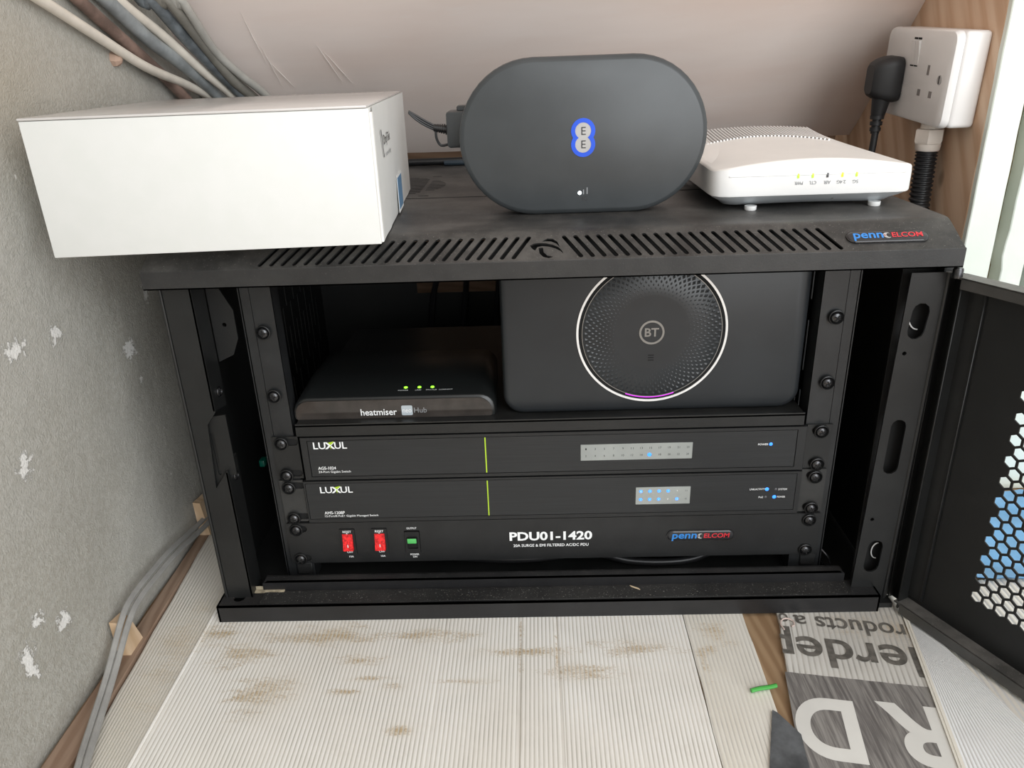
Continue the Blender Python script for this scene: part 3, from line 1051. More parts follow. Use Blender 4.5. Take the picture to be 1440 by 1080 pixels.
def badge(parent, c, right, up, w, h):
    c, right, up = V(c), V(right).normalized(), V(up).normalized()
    n = right.cross(up)
    mb = MB()
    base = rrect(-w / 2, w / 2, -h / 2, h / 2, h / 2 * 0.98, 8)
    mb.loft([[c + right * a * s + up * b * s2 + n * d for a, b in base] for s, s2, d in ((1, 1, 0), (1, 1, 0.8), (0.985, 0.9, 1.4), (0.955, 0.7, 1.7))])
    b = mb.build('brand_badge', 'badge', parent, smooth=60)
    mb = MB()
    mb.plate([rrect(-w / 2 - 0.6, w / 2 + 0.6, -h / 2 - 0.6, h / 2 + 0.6, h / 2 + 0.5, 8), rrect(-w / 2 + 0.5, w / 2 - 0.5, -h / 2 + 0.5, h / 2 - 0.5, h / 2 - 0.6, 8)], c + n * 0.9, right, up, 0.9)
    mb.build('badge_rim', 'screw', b)
    q = c + n * 1.95
    lettering(b, [('penn', q - right * w * 0.245 - up * h * 0.10, w * 0.37, h * 0.72, 0.02, 0.1)], 'blue_ink', right, up)
    lettering(b, [('ELCOM', q + right * w * 0.24 + up * h * 0.03, w * 0.38, h * 0.46, 0.02, 0.1)], 'red_ink', right, up)
    mb = MB()
    for rr, x0 in ((h * 0.26, w * -0.005),):
        o_, i_ = [], []
        for k in range(13):
            a = math.radians(60 + 240 * k / 12)
            o_.append((x0 + rr * math.cos(a), rr * math.sin(a)))
            i_.append((x0 + rr * 0.35 + rr * 0.62 * math.cos(a), rr * 0.72 * math.sin(a)))
        mb.plate([o_ + i_[::-1]], q, right, up, 0.05)
    mb.build('swirl_mark', 'logogrey', b)
    mb = MB().plate([[(-w * 0.062, 0), (-w * 0.03, h * 0.1), (-w * 0.03, -h * 0.1)]], q, right, up, 0.05)
    mb.build('arrow_mark', 'red_ink', b)
    return b


nch = V(XV).cross(v_ch)
badge(cab, o_ch + v_ch * 14.6 + V((248.5, 0, 0)) + nch * 0.05, XV, v_ch, 58, 11.5)

# rack rails
for sgn in (-1, 1):
    mb = MB()
    xa, xb, xc = (-222, -239.2, -248) if sgn < 0 else (220.2, 239.6, 248.6)
    hl = [[(min(xa, xb), -19), (max(xa, xb), -19), (max(xa, xb), 279), (min(xa, xb), 279)]]
    mb.plate(hl, (0, 1.6, 0), XV, ZV, 1.8)
    mb.plate([[(min(xb, xc) + (0.0 if sgn < 0 else 0.5), -19), (max(xb, xc) - (0.5 if sgn < 0 else 0), -19), (max(xb, xc) - (0.5 if sgn < 0 else 0), 279), (min(xb, xc) + (0 if sgn < 0 else 0.5), 279)]], (0, 1.8, 0), XV, ZV, 1.8)
    mb.box(xc - 0.9, xc + 0.9, 1.8, 40, -19, 279)
    mb.box(xa - (1.6 if sgn < 0 else 0), xa + (0 if sgn < 0 else 1.6), 1.8, 20, -19, 279)
    mb.build('rack_rail', 'rail', cab)

# screw with washer, built once
smb = MB()
smb.lathe((0, 0, 0), (0, -1, 0), [(0.1, 0.2), (4.7, 0.2), (4.7, 1.2), (4.4, 2.1), (3.5, 3.0), (2.0, 3.5), (0.1, 3.65)], 24)
smb.cur = 1
for a in (0.5, 0.5 + PI / 2):
    c, s = math.cos(a), math.sin(a)
    smb.box(-2.6, 2.6, -3.75, -2.6, -0.5, 0.5, tf=lambda p, c=c, s=s: (p[0] * c - p[2] * s, p[1], p[0] * s + p[2] * c))
SCREW = smb.mesh('rack_screw', ['screw', 'gap'])
WASH = MB().lathe((0, 0, 0), (0, -1, 0), [(4.4, 0.0), (6.1, 0.0), (6.3, 0.8), (6.0, 1.8), (5.5, 2.0), (5.0, 1.0), (4.4, 0.4)], 28).mesh('washer', 'washer')


def screw(parent, x, y, z, rot=0.0):
    o = inst(SCREW, 'rack_screw', parent, (x, y - 0.2, z))
    o.rotation_euler = (0, rot, 0)
    w = inst(WASH, 'washer', o, (x, y, z))
    return o


for x in (-232.5, 232.5):
    for z in (228.6, 171.45):
        screw(cab, x, -0.2, z, random.uniform(0, 1.5))
for x in (-231, 237):
    MB().box(x - 7, x + 7, 0, 6, -13, 0, 0.6, 1).box(x - 6, x + 4, -1.6, 0, -10.4, -9.2).build('cage_clip', 'matte', cab)
MB().tube([(250, 4, 2), (256, 1, -5), (258.5, 1, -14), (254, 2, -17), (251, 2, -10)], 1.1, 8).build('bent_wire', 'screw', cab)

# perforated door, standing open
dd = Vector((0.44, -0.898, 0)).normalized()
dn = Vector((dd.y, -dd.x, 0))          # towards the inside of the door
DO = Vector((299, -46, 0)) - dn * 15.0


def DP(s, d, z):
    p = DO + dd * s + dn * d
    return (p.x, p.y, z)


def dbox(mb, s0, s1, d0, d1, z0, z1, bev=0.0):
    return mb.box(s0, s1, d0, d1, z0, z1, bev, 1, tf=lambda p: DP(p[0], p[1], p[2]))


loops = [[(-14, -27), (572, -27), (572, 271), (-14, 271)]]
for r in range(24):
    for c in range(44):
        s = 56.7 + c * 9.95 + (4.97 if r % 2 else 0)
        z = 21.2 + r * 8.74
        loops.append(circ(s, z, 4.75, 6, PI / 6))
mb = MB().plate(loops, DO, dd, ZV, -1.2)
# plate() shows u x v; the door sheet is thin so either side is fine
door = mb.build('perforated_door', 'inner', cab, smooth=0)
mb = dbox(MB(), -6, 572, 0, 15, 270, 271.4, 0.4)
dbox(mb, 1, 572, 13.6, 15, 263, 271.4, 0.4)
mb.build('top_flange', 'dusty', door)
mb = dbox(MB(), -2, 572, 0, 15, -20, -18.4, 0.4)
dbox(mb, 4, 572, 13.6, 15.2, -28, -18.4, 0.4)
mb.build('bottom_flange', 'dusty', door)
mb = dbox(MB(), 0, 1.4, 0, 13, -26, 268, 0.3)
dbox(mb, 0, 14.5, 1.2, 2.6, -14, 264, 0.3)
dbox(mb, -14, -12.8, 0, 7.5, -26, 270, 0.3)
dbox(mb, -14, 1, 0, 1.2, -26, 270)
dbox(mb, 13.6, 15, 1.2, 4.0, -12, 262, 0.4)
mb.build('hinge_flange', 'black', door)
MB().box(296.5, 309, -24.5, -22.5, -28, 274).build('hinge_strip', 'black', cab)
MB().lathe((299, -42, 274.5), ZV, [(0.1, -4), (3.6, -4), (3.6, 2), (3, 3.4), (0.1, 3.6)], 16).build('hinge_pin', 'screw', cab)

# ------------------------------------------------------------------ rack shelf
sh = thing('rack_shelf', (0, 100, 134), 'black rack shelf carrying the thermostat hub and satin black hub', 'shelf')
mb = MB()
mb.plate([[(-217.5, 134.3), (216.3, 134.3), (216.3, 145.8), (-217.5, 145.8)]], (0, -4, 0), XV, ZV, 1.4)
mb.plate([[(-217.5, -4), (216.3, -4), (216.3, 250), (-217.5, 250)]], (0, 0, 144.6), XV, YV, 1.4)
mb.build('tray', 'black', sh)
MB().box(-217.5, -216, 0, 250, 134.5, 143.4).build('side_lip', 'black', sh)
MB().box(214.8, 216.3, 0, 250, 134.5, 143.4).build('side_lip', 'black', sh)

# ------------------------------------------------------------------ network switches


def ears(parent, z0, z1, xl, xr, mat):
    for sg, xe in ((-1, xl), (1, xr)):
        x0, x1 = (-241, xe) if sg < 0 else (xe, 242.5)
        hl = [[(x0, z0), (x1, z0), (x1, z1), (x0, z1)]]
        for z in (z0 + 5, z1 - 5.7):
            hl.append(slot(sg * 232.5 - 7 * 0 + (4 if sg < 0 else -4), z + 0.3, sg * 232.5 + (11 if sg < 0 else -4.1), z + 0.3, 6.5))
        mb = MB().plate(hl, (0, -0.6, 0), XV, ZV, 1.6)
        e = mb.build('mounting_ear', mat, parent)
        MB().box(sg * 232.5 - 9, sg * 232.5 + 14 * (1 if sg < 0 else 0.6), 1.0, 1.6, z0 + 2, z1 - 2).build('ear_backing', 'gap', e)


sw1 = thing('network_switch', (0, 60, 90), 'black rack network switch with long silver port display, upper of two', 'switch', 'rack network switches')
MB().box(-212, 216, 1, 190, 91.5, 131.5).build('chassis', 'inner', sw1)
ears(sw1, 91.2, 132.6, -218.2, 221, 'black')
mb = MB()
mb.plate([[(-215.5, 90.6), (219.8, 90.6), (219.8, 132.4), (-215.5, 132.4)], [(-210, 93.6), (212.6, 93.6), (212.6, 129.6), (-210, 129.6)]], (0, -3.4, 0), XV, ZV, 4)
mb.build('bezel', 'bezel', sw1)
MB().plate([[(-209.4, 94.1), (212.0, 94.1), (212.0, 129.1), (-209.4, 129.1)]], (0, -3.2, 0), XV, ZV, 3).build('fascia', 'face', sw1)
MB().box(-55.4, -54.4, -3.5, -3.1, 94.6, 129.0).build('green_stripe', 'lime', sw1, label='thin lime green stripe')


def luxul(parent, x, z, w, h, y):
    lettering(parent, [('LU', (x + w * 0.19, y, z), w * 0.36, h, 0.012), ('UL', (x + w * 0.81, y, z), w * 0.36, h, 0.012)], 'white_ink')
    mb = MB()
    c = x + w * 0.5
    for a, b in ((-1, 1), (1, -1)):
        mb.plate([[(c + a * w * 0.115 - 1.1, z + h * 0.5), (c + a * w * 0.115 + 1.1, z + h * 0.5), (c - a * w * 0.115 + 1.1, z - h * 0.5), (c - a * w * 0.115 - 1.1, z - h * 0.5)]], (0, y - 0.02 * a, 0), XV, ZV, 0.05)
    mb.build('letter_x', 'white_ink', parent)
    mb = MB()
    mb.plate([[(c - w * 0.05, z + h * 0.42), (c + w * 0.13, z + h * 0.62), (c + w * 0.10, z + h * 0.38), (c + w * 0.02, z + h * 0.05)]], (0, y - 0.08, 0), XV, ZV, 0.05)
    mb.plate([[(c - w * 0.01, z - h * 0.02), (c + w * 0.03, z - h * 0.05), (c + w * 0.02, z - h * 0.6)]], (0, y - 0.08, 0), XV, ZV, 0.05)
    mb.build('green_swoosh', 'lime', parent)


luxul(sw1, -205, 124.6, 30, 6.6, -3.45)
lettering(sw1, [('AGS-1024', (-203.2, -3.45, 102.4), 15.8, 3.0, 0.01, 0, 'l'), ('24-Port Gigabit Switch', (-203.2, -3.45, 98.4), 28.5, 2.9, 0.0, 0, 'l')], 'white_ink')
dp = MB().box(27.4, 123.8, -3.7, -2.6, 104.2, 119.9, 0.3, 1).build('port_display', 'silver', sw1)
it = []
for c in range(12):
    x = 32.0 + c * 7.98
    it += [(str(2 * c + 1), (x, -3.76, 115.6), 1.1 if c < 5 else 2.2, 1.9), (str(2 * c + 2), (x, -3.76, 108.9), 1.1 if c < 4 else 2.2, 1.9)]
lettering(dp, it, 'dark_ink')


def led(parent, x, y, z, r, mat, name='indicator_light'):
    return MB().lathe((x, y, z), (0, -1, 0), [(0.05, 0), (r, 0), (r, 0.15), (r * 0.6, 0.35), (0.05, 0.4)], 14).build(name, mat, parent)


led(dp, 86.9, -3.75, 109.0, 1.75, 'led_blue')
led(sw1, 190.6, -3.2, 116.3, 1.5, 'led_blue')
lettering(sw1, [('POWER', (184.0, -3.45, 116.3), 8.6, 1.9, 0.01)], 'white_ink')

sw2 = thing('network_switch', (0, 60, 46), 'black rack network switch with short square port display, lower of two', 'switch', 'rack network switches')
MB().box(-212, 216, 1, 190, 47, 88).build('chassis', 'inner', sw2)
ears(sw2, 46.4, 89.2, -219.8, 221, 'ear')
mb = MB()
mb.plate([[(-218.6, 46.3), (220.4, 46.3), (220.4, 89.0), (-218.6, 89.0)], [(-217.4, 49.8), (216.6, 49.8), (216.6, 87.0), (-217.4, 87.0)]], (0, -3.4, 0), XV, ZV, 4)
mb.build('bezel', 'bezel', sw2)
MB().plate([[(-217.0, 50.2), (216.2, 50.2), (216.2, 86.6), (-217.0, 86.6)]], (0, -3.25, 0), XV, ZV, 3).build('fascia', 'face', sw2)
MB().box(-55.4, -54.4, -3.5, -3.1, 50.4, 86.4).build('green_stripe', 'lime', sw2, label='thin lime green stripe')
luxul(sw2, -204.8, 80.2, 29.8, 6.4, -3.45)
lettering(sw2, [('AMS-1208P', (-203.5, -3.45, 56.4), 18.4, 3.0, 0.01, 0, 'l'), ('12-Port/8 PoE+ Gigabit Managed Switch', (-203.5, -3.45, 52.7), 48.5, 2.7, 0.0, 0, 'l')], 'white_ink')
dp = MB().box(76.2, 124.4, -3.7, -2.6, 58.6, 76.2, 0.3, 1).build('port_display', 'silver', sw2)
it = []
for c in range(6):
    x = 80.7 + c * 8.0
    for r, z in ((0, 72.2), (1, 63.9)):
        n = 2 * c + 1 + r
        if n in (1, 2, 3, 4, 5, 6, 7, 10):
            led(dp, x, -3.7, z, 1.5, 'led_blue')
        it.append((str(n), (x, -4.2 if n in (1, 2, 3, 4, 5, 6, 7, 10) else -3.76, z), 0.7 if n < 10 else 1.5, 1.6))
lettering(dp, it[:10][::1], 'white_ink')
lettering(dp, it[10:], 'dark_ink')
for x, z, m in ((191.5, 71.6, 'led_blue'), (199.3, 71.4, 'led_off'), (191.0, 63.6, 'led_off'), (198.6, 63.6, 'led_blue')):
    led(sw2, x, -3.2, z, 1.7 if m == 'led_blue' else 1.1, m)
lettering(sw2, [('LINK/ACTIVITY', (183.2, -3.45, 71.8), 13.5, 1.8, 0.005), ('SYSTEM', (205.2, -3.45, 71.3), 7.6, 1.8, 0.005), ('PoE', (186.8, -3.45, 63.6), 4, 1.8, 0.005),
                ('POWER', (204.6, -3.45, 63.6), 7, 1.8, 0.005)], 'white_ink')

# ------------------------------------------------------------------ power distribution unit
pdu = thing('power_distribution_unit', (0, 40, 1), 'black rack power strip panel with two red rockers and one green', 'power unit')
MB().box(-215, 215, 1, 120, 7, 43).build('chassis', 'inner', pdu)
hl = [rrect(-241.6, 243.6, 1.0, 44.6, 2.5, 4)]
for z in (6.6, 38.3):
    hl += [slot(-232.5, z, -226, z, 7)]
hl += [rrect(-193.2, -179.0, 10.6, 38.0, 0.8, 2), rrect(-163.6, -149.4, 10.6, 38.0, 0.8, 2), rrect(-134.0, -119.6, 11.0, 34.6, 0.8, 2)]
MB().plate(hl, (0, -1.6, 0), XV, ZV, 2.4).build('panel', 'pdu', pdu)
MB().box(-236, -222, 1.2, 1.8, 2, 43).build('slot_backing', 'gap', pdu)


def rocker(x0, x1, z0, z1, kind):
    cx = (x0 + x1) / 2
    b = MB().plate([rrect(x0, x1, z0, z1, 1.0, 3), rrect(x0 + 2.2, x1 - 2.2, z0 + 4.2, z1 - 5.2, 0.6, 2)], (0, -2.6, 0), XV, ZV, 2.6)
    b.box(x0 + 1, x1 - 1, -0.6, 0.6, z0 + 1, z1 - 1)
    fr = b.build('rocker_frame', 'matte', pdu)
    za, zb = z0 + 4.4, z1 - 5.4
    zm = (za + zb) / 2
    ya, yb, yc = ((-2.4, -3.2, -5.4) if kind == 'red' else (-5.2, -3.4, -2.2))
    mb = MB()
    prof = [(ya, zb), (yb, zm), (yc, za + 0.6), (-0.5, za), (-0.5, zb)]
    mb.loft([[(x, y, z) for y, z in prof] for x in (x0 + 2.5, x1 - 2.5)])
    r = mb.build('rocker', 'red_rocker' if kind == 'red' else 'matte', fr, smooth=20)
    if kind == 'red':
        lettering(fr, [('RESET', (cx + 0.3, -2.7, z1 - 2.6), 7.8, 2.3, 0.01), ('OFF', (cx + 0.8, -2.7, z0 + 2.4), 5.4, 2.3, 0.01)], 'white_ink')
        lettering(pdu, [('10A', (cx + 1.3, -1.7, z0 - 3.3), 4.2, 2.0, 0.01)], 'white_ink')
        MB().plate([[(cx - 0.8, z1 - 4.9), (cx + 1.0, z1 - 4.9), (cx + 0.1, z1 - 4.0)]], (0, -2.7, 0), XV, ZV, 0.05).build('arrow_mark', 'white_ink', fr)
        MB().box(cx - 0.35, cx + 0.35, -4.6, -4.2, zm - 4.6, zm - 1.6).build('on_mark', 'white_ink', fr)
    else:
        MB().box(x0 + 2.6, x1 - 2.6, -5.3, -2.5, zm + 0.8, zb - 0.1, 0.5, 2).build('green_lens', 'green_rocker', fr, label='bright green upper half of the rocker')
        lettering(pdu, [('OUTPUT', (cx + 0.2, -1.7, z1 + 3.5), 9.2, 2.0, 0.01)], 'white_ink')
        lettering(pdu, [('POWER', (cx + 1.0, -1.7, z0 - 2.6), 8.2, 1.9, 0.01), ('ON', (cx + 1.0, -1.7, z0 - 5.2), 3.8, 1.9, 0.01)], 'white_ink')


rocker(-193.4, -179.2, 10.8, 37.8, 'red')
rocker(-163.8, -149.4, 10.8, 37.8, 'red')
rocker(-133.6, -120.0, 11.2, 33.6, 'green')
lettering(pdu, [('PDU01-1420', (0.4, -1.7, 26.0), 75.5, 9.4, 0.03)], 'white_ink')
lettering(pdu, [('20A SURGE & EMI FILTERED AC/DC PDU', (0.4, -1.7, 16.0), 69, 3.0, 0.012)], 'white_ink')
badge(pdu, (136.3, -1.65, 24.0), XV, ZV, 60, 10.5)

for root, zs in ((sw1, (127, 95.25)), (sw2, (82.55, 50.8)), (pdu, (38.1, 6.35))):
    for x in (-232.5, 232.5):
        for z in zs:
            screw(root, x, -2.0 if root is not pdu else -1.7, z, random.uniform(0, 1.5))

# ------------------------------------------------------------------ satin black broadband hub on the shelf
bt = thing('broadband_hub', (88, 40, 144.7), 'satin black broadband hub with chrome ring and purple light, on the shelf', 'router')
X0, X1, Z0, Z1, YF = -38.0, 214.0, 144.8, 297.0, 8.0


def rr3(ins, y, r):
    return [(a, y, b) for a, b in rrect(X0 + ins, X1 - ins, Z0 + ins, Z1 - ins, max(1, r - ins), 8)]


MB().loft([rr3(5.5, YF, 17), rr3(2.6, YF + 0.8, 17), rr3(0.8, YF + 2.6, 17), rr3(0, YF + 6, 17), rr3(0, YF + 50, 17), rr3(5, YF + 56, 17)]).build('casing', 'hub', bt, smooth=50)
cx, cz = 86.6, 217.0


def ring(r0, r1, y, t):
    return MB().plate([circ(cx, cz, r1, 96), circ(cx, cz, r0, 96)], (0, y, 0), XV, ZV, t)


ring(60.4, 62.2, YF - 0.9, 1.2).build('chrome_ring', 'chrome', bt, label='thin bright chrome ring')
ring(57.3, 60.4, YF - 0.15, 0.3).build('groove', 'gap', bt)
MB().lathe((cx, YF, cz), (0, -1, 0), [(0.1, -0.3), (57.4, -0.3), (57.4, 0.5), (56.9, 0.9), (30, 0.65), (0.1, 0.6)], 96).build('disc', 'hubdisc', bt)
ring(57.2, 57.7, YF - 1.0, 0.5).build('disc_rim', 'brass', bt)
mb = MB()
for k in range(9):
    r = 55.0 - k * 2.9
    n = 66
    q = 1 - k * 0.085
    y = YF - 0.66 - 0.25 * (r - 30) / 27
    for i in range(n):
        a = 2 * PI * (i + 0.5 * (k % 2)) / n
        ca, sa = math.cos(a), math.sin(a)
        c = V((cx + r * ca, y, cz + r * sa))
        er, et = V((ca, 0, sa)), V((-sa, 0, ca))
        w = r / 55.0
        mb.add([c + er * 2.4 * q, c + et * 1.7 * q * w, c - er * 2.4 * q, c - et * 1.7 * q * w, c + V((0, -0.75 * q * q, 0))], [(0, 1, 4), (1, 2, 4), (2, 3, 4), (3, 0, 4)])
o = mb.build('dimple_pattern', 'hubdisc', bt, smooth=0)
o['kind'] = 'stuff'
mb = MB()
o_, i_ = [], []
for k in range(21):
    a = math.radians(-90 - 20.5 + 41 * k / 20)
    o_.append((cx + 58.7 * math.cos(a), cz + 58.7 * math.sin(a)))
    i_.append((cx + 57.5 * math.cos(a), cz + 57.5 * math.sin(a)))
mb.plate([o_ + i_[::-1]], (0, YF - 0.55, 0), XV, ZV, 0.3)
mb.build('status_light', 'purple', bt, label='lit purple status strip')
MB().plate([circ(cx, cz, 10.4, 48), circ(cx, cz, 8.7, 48)], (0, YF - 1.15, 0), XV, ZV, 0.6).build('logo_ring', 'brass', bt)
lettering(bt, [('BT', (cx, YF - 1.0, cz + 0.1), 11.6, 7.4, 0.02)], 'brass')
mb = MB()
for k in range(3):
    mb.box(cx - 2.4, cx + 2.4, YF - 0.75, YF - 0.5, cz - 20.5 - k * 2.2, cz - 19.6 - k * 2.2)
mb.build('speaker_slot', 'gap', bt)

# ------------------------------------------------------------------ thermostat hub on the shelf
hm = thing('thermostat_hub', (-133, 60, 144.7), 'small flat black thermostat hub with glossy fascia and green lights, on the shelf', 'hub')


def hmring(y, x0, x1, zt, r, z0=144.8):
    P = [(x0, y, z0 + 2), (x0 + 1, y, z0)] + [(x1 - 1, y, z0), (x1, y, z0 + 2)]
    for i in range(7):
        a = math.radians(90 * i / 6)
        P.append((x1 - r + r * math.cos(a), y, zt - r + r * math.sin(a)))
    for i in range(7):
        a = math.radians(90 + 90 * i / 6)
        P.append((x0 + r + r * math.cos(a), y, zt - r + r * math.sin(a)))
    return P


MB().loft([hmring(8.5, -220.5, -45.8, 163.2, 13), hmring(10, -221.5, -44.8, 164.8, 14), hmring(60, -221, -45.2, 168, 14), hmring(112, -219, -47, 167.5, 14), hmring(116, -217, -49, 165.5, 14)]).build('casing', 'thermo', hm, smooth=50)
P = hmring(0, -219.0, -48.2, 162.0, 12)
MB().plate([[(x, z) for x, y, z in P]], (0, 7.4, 0), XV, ZV, 1.4).build('fascia', 'fascia', hm)
lettering(hm, [('heatmiser', (-146.5, 7.3, 150.6), 31.5, 6.2, 0.012)], 'white_ink')
MB().plate([rrect(-126.6, -117.0, 147.0, 156.2, 1.3, 4)], (0, 7.25, 0), XV, ZV, 0.3).build('logo_tile', 'tile', hm)
lettering(hm, [('neo', (-121.8, 7.1, 151.2), 7.6, 3.0, 0.0)], 'white_ink')
lettering(hm, [('Hub', (-110.2, 7.3, 151.6), 11.0, 4.8, 0.0)], 'grey_ink')
zt = 166.4
for x, m in ((-124, 'led_green'), (-112, 'led_green'), (-100.5, 'led_green')):
    MB().lathe((x, 24, zt - 0.6), ZV, [(0.05, 0), (1.7, 0), (1.5, 0.7), (0.05, 0.8)], 12).build('indicator_light', m, hm)
tu = V((0, 50, 3.4)).normalized()
lettering(hm, [(s, (x, 18.5, 165.75), w, 1.9, 0.01) for s, x, w in (('POWER', -125.5, 9), ('LINK', -112.3, 5.5), ('STATUS', -101, 9.5), ('CONNECT', -88.3, 12))], 'white_ink', XV, tu)

# ------------------------------------------------------------------ stadium shaped router standing on the cabinet
ZC = ZT + 0.05
ee = thing('mobile_router', (32, 62, ZC), 'slate grey pill-shaped router standing on the cabinet, blue figure-eight logo', 'router')
ER, EH = 60.0, 38.6
ECX, ECZ = 32.3, ZC + ER


def stad(ins, y, n=24):
    P = []
    for sx, a0 in ((1, -90), (-1, 90)):
        for i in range(n + 1):
            a = math.radians(a0 + 180 * i / n)
            P.append((ECX + sx * EH + (ER - ins) * math.cos(a), y, ECZ + (ER - ins) * math.sin(a)))
    return P


MB().loft([stad(4.2, 44.0), stad(3.9, 44.1), stad(1.6, 45.3), stad(0.5, 46.6), stad(0, 48.5), stad(0, 78), stad(2, 83), stad(7, 85)]).build('casing', 'router', ee, smooth=24)
lz = ECZ - 0.2
lx = 32.3


def eight(r, dz, n=18):
    P = []
    h = math.acos(min(1, dz / r)) if r > dz else 0
    for s, c0 in ((1, lz + dz), (-1, lz - dz)):
        a_s = -PI / 2 + h if s > 0 else PI / 2 + h
        for i in range(n + 1):
            a = a_s + (2 * PI - 2 * h) * i / n
            P.append((lx + r * math.cos(a), c0 + r * math.sin(a)))
    return P


MB().plate([eight(9.6, 5.2), eight(6.35, 5.2)], (0, 43.4, 0), XV, ZV, 0.8).build('logo_ring', 'ringblue', ee, smooth=20, label='lit blue figure-eight ring')
MB().plate([eight(6.3, 5.2)], (0, 43.7, 0), XV, ZV, 0.5).build('logo_plate', 'logogrey', ee, smooth=20)
for e in (5.1, -5.1):
    lettering(ee, [('E', (lx + 0.3, 43.6, lz + e), 3.6, 6.0)], 'dark_ink')
MB().lathe((29.6, 44, ECZ - 43.2), (0, -1, 0), [(0.05, 0), (1.5, 0), (1.2, 0.3), (0.05, 0.35)], 14).build('signal_light', 'led_white', ee)
MB().box(32.3, 33.1, 43.8, 44.1, ECZ - 44.4, ECZ - 40.6).box(35.2, 36.0, 43.8, 44.1, ECZ - 44.2, ECZ - 39.0).build('signal_bar', 'grey_ink', ee)
lettering(ee, [('4G', (33.2, 43.9, ECZ - 47.8), 5.0, 3.4)], 'dark_ink')

# power adapter plugged into its back
ad = thing('power_adapter', (-60, 100, ZC + 50), 'dark grey power adapter with ribbed cable relief behind the pill-shaped router', 'adapter')
MB().box(-80, -36, 85.5, 112, 360, 389.5, 2.5, 2).box(-71, -40, 92, 108, 389, 393.5, 1.0, 1).build('casing', 'router', ad)
mb = MB()
for k in range(6):
    mb.lathe((-80.5 - k * 1.9, 98, 374.4 + k * 0.3), (-1, 0, 0.15), [(0.1, 0), (4.4 - k * 0.25, 0), (4.4 - k * 0.25, 1.1), (3.0, 1.2), (3.0, 1.9), (0.1, 1.95)], 14)
mb.build('strain_relief', 'blackcable', ad)
mb = MB()
for k, dz in enumerate((1.6, 0, -1.6)):
    mb.tube([(-91, 98, 376 + dz), (-98, 98, 379.5 + dz * 1.2), (-106, 98, 384.5 + dz * 1.1), (-112.5, 98, 389.5 + dz * 0.4)], 0.95, 8)
mb.tube([(-90.5, 98, 374), (-90, 97, 367), (-86.5, 97, 361.5), (-79, 97, 362.5)], 1.1, 8)
mb.build('folded_lead', 'blackcable', ad)

# cables lying at the back of the cabinet top
tag(MB().tube([(-250, 396, ZC + 4.2), (-160, 393, ZC + 4.2), (-108, 392, ZC + 4.4), (-60, 395, ZC + 4.3), (40, 398, ZC + 4.2), (150, 394, ZC + 4.2)], 4.2, 10).build('black_cable', 'blackcable', org=(-20, 394, ZC)),
    'black cable lying along the back of the cabinet top', 'cable')
tag(MB().tube([(-115, 384, ZC + 3.2), (-80, 381, ZC + 3.4), (-40, 382, ZC + 3.2), (60, 386, ZC + 3.2), (140, 384, ZC + 3.2)], 3.2, 10).build('blue_cable', 'bluecable', org=(10, 382, ZC)),
    'dark blue cable in front of the black cable on cabinet top', 'cable')

# ------------------------------------------------------------------ white access point
ap = thing('wireless_access_point', (212, 120, ZC), 'glossy white wireless access point with five small lights and four feet', 'access point')


def aptop(x, y):
    t = min(1, max(0, (x - 134) / 157.0))
    s = min(1, max(0, (y - 28) / 188.0))
    edge = min(1, (1 - abs(2 * t - 1)) * 3.2)
    return 341.0 + 8.2 * math.sin(PI * t) ** 0.85 * (1 - 0.35 * s) + 2.5 * s + 8.5 * s ** 2.2 * edge


OUT = []
for a, b in ([(134, 44), (135.2, 35), (140, 30), (147, 28)] + [(147 + 130 * i / 24, 28) for i in range(1, 24)] + [(279, 28), (286, 30), (290, 34), (291.5, 42)] +
             [(291.5, 42 + 156 * i / 12) for i in range(1, 13)] + [(282, 206), (270, 216)] + [(270 - 115 * i / 18, 216) for i in range(1, 18)] + [(154, 216), (143, 206), (134, 198)] +
             [(134, 198 - 154 * i / 12) for i in range(1, 12)]):
    OUT.append((a, b))
ACX, ACY = 212.5, 120.0


def aring(sc, zf, dx=0.0):
    out = []
    for x, y in OUT:
        vx, vy = x - ACX, y - ACY
        L = math.hypot(vx, vy)
        k = (L - dx) / L * sc
        xx, yy_ = ACX + vx * k, ACY + vy * k
        out.append((xx, yy_, zf(xx, yy_) if callable(zf) else zf))
    return out


zl = ZC + 3.4
MB().loft([aring(1, zl, 19), aring(1, zl + 3.2, 13.5), aring(1, zl + 6, 6), aring(1, zl + 8.3, 2.2)]).build('base', 'apbase', ap, smooth=50)
mb = MB().loft([aring(1, zl + 8.3, 3), aring(1, zl + 8.8, 0.6), aring(1, zl + 10.2, 0), aring(1, zl + 24, 0), aring(1, lambda x, y: aptop(x, y) - 0.9, 0.4)], cap=False)
mb.build('body', 'apwhite', ap, smooth=50)
mb = MB().loft([aring(1, lambda x, y: aptop(x, y) - 1.0, 0.5), aring(1, aptop, 1.4)] + [aring(q, aptop) for q in (0.96, 0.92, 0.88, 0.84, 0.8, 0.75, 0.7, 0.64, 0.57, 0.5, 0.42, 0.33, 0.22, 0.1, 0.01)])
mb.build('lid', 'aptop', ap, smooth=60)
mb = MB()
for k in range(36):
    x = 152 + k * 3.25
    y0 = 150 + 14 * math.sin(PI * k / 35)
    y1 = 213.5 if 156 < x < 268 else 206
    pts = [(x, y0 + (y1 - y0) * i / 5, aptop(x, y0 + (y1 - y0) * i / 5) + 0.5) for i in range(6)]
    mb.tube(pts, 0.95, 6, 0)
mb.build('vent_rib', 'apwhite', ap)
vs = []
for k in range(42):
    x = 151 + k * 2.8
    y0 = 150 + 14 * math.sin(PI * k / 41)
    vs += [(x, y0 + (214 - y0) * i / 5, aptop(x, y0 + (214 - y0) * i / 5) + 0.3) for i in range(6)]
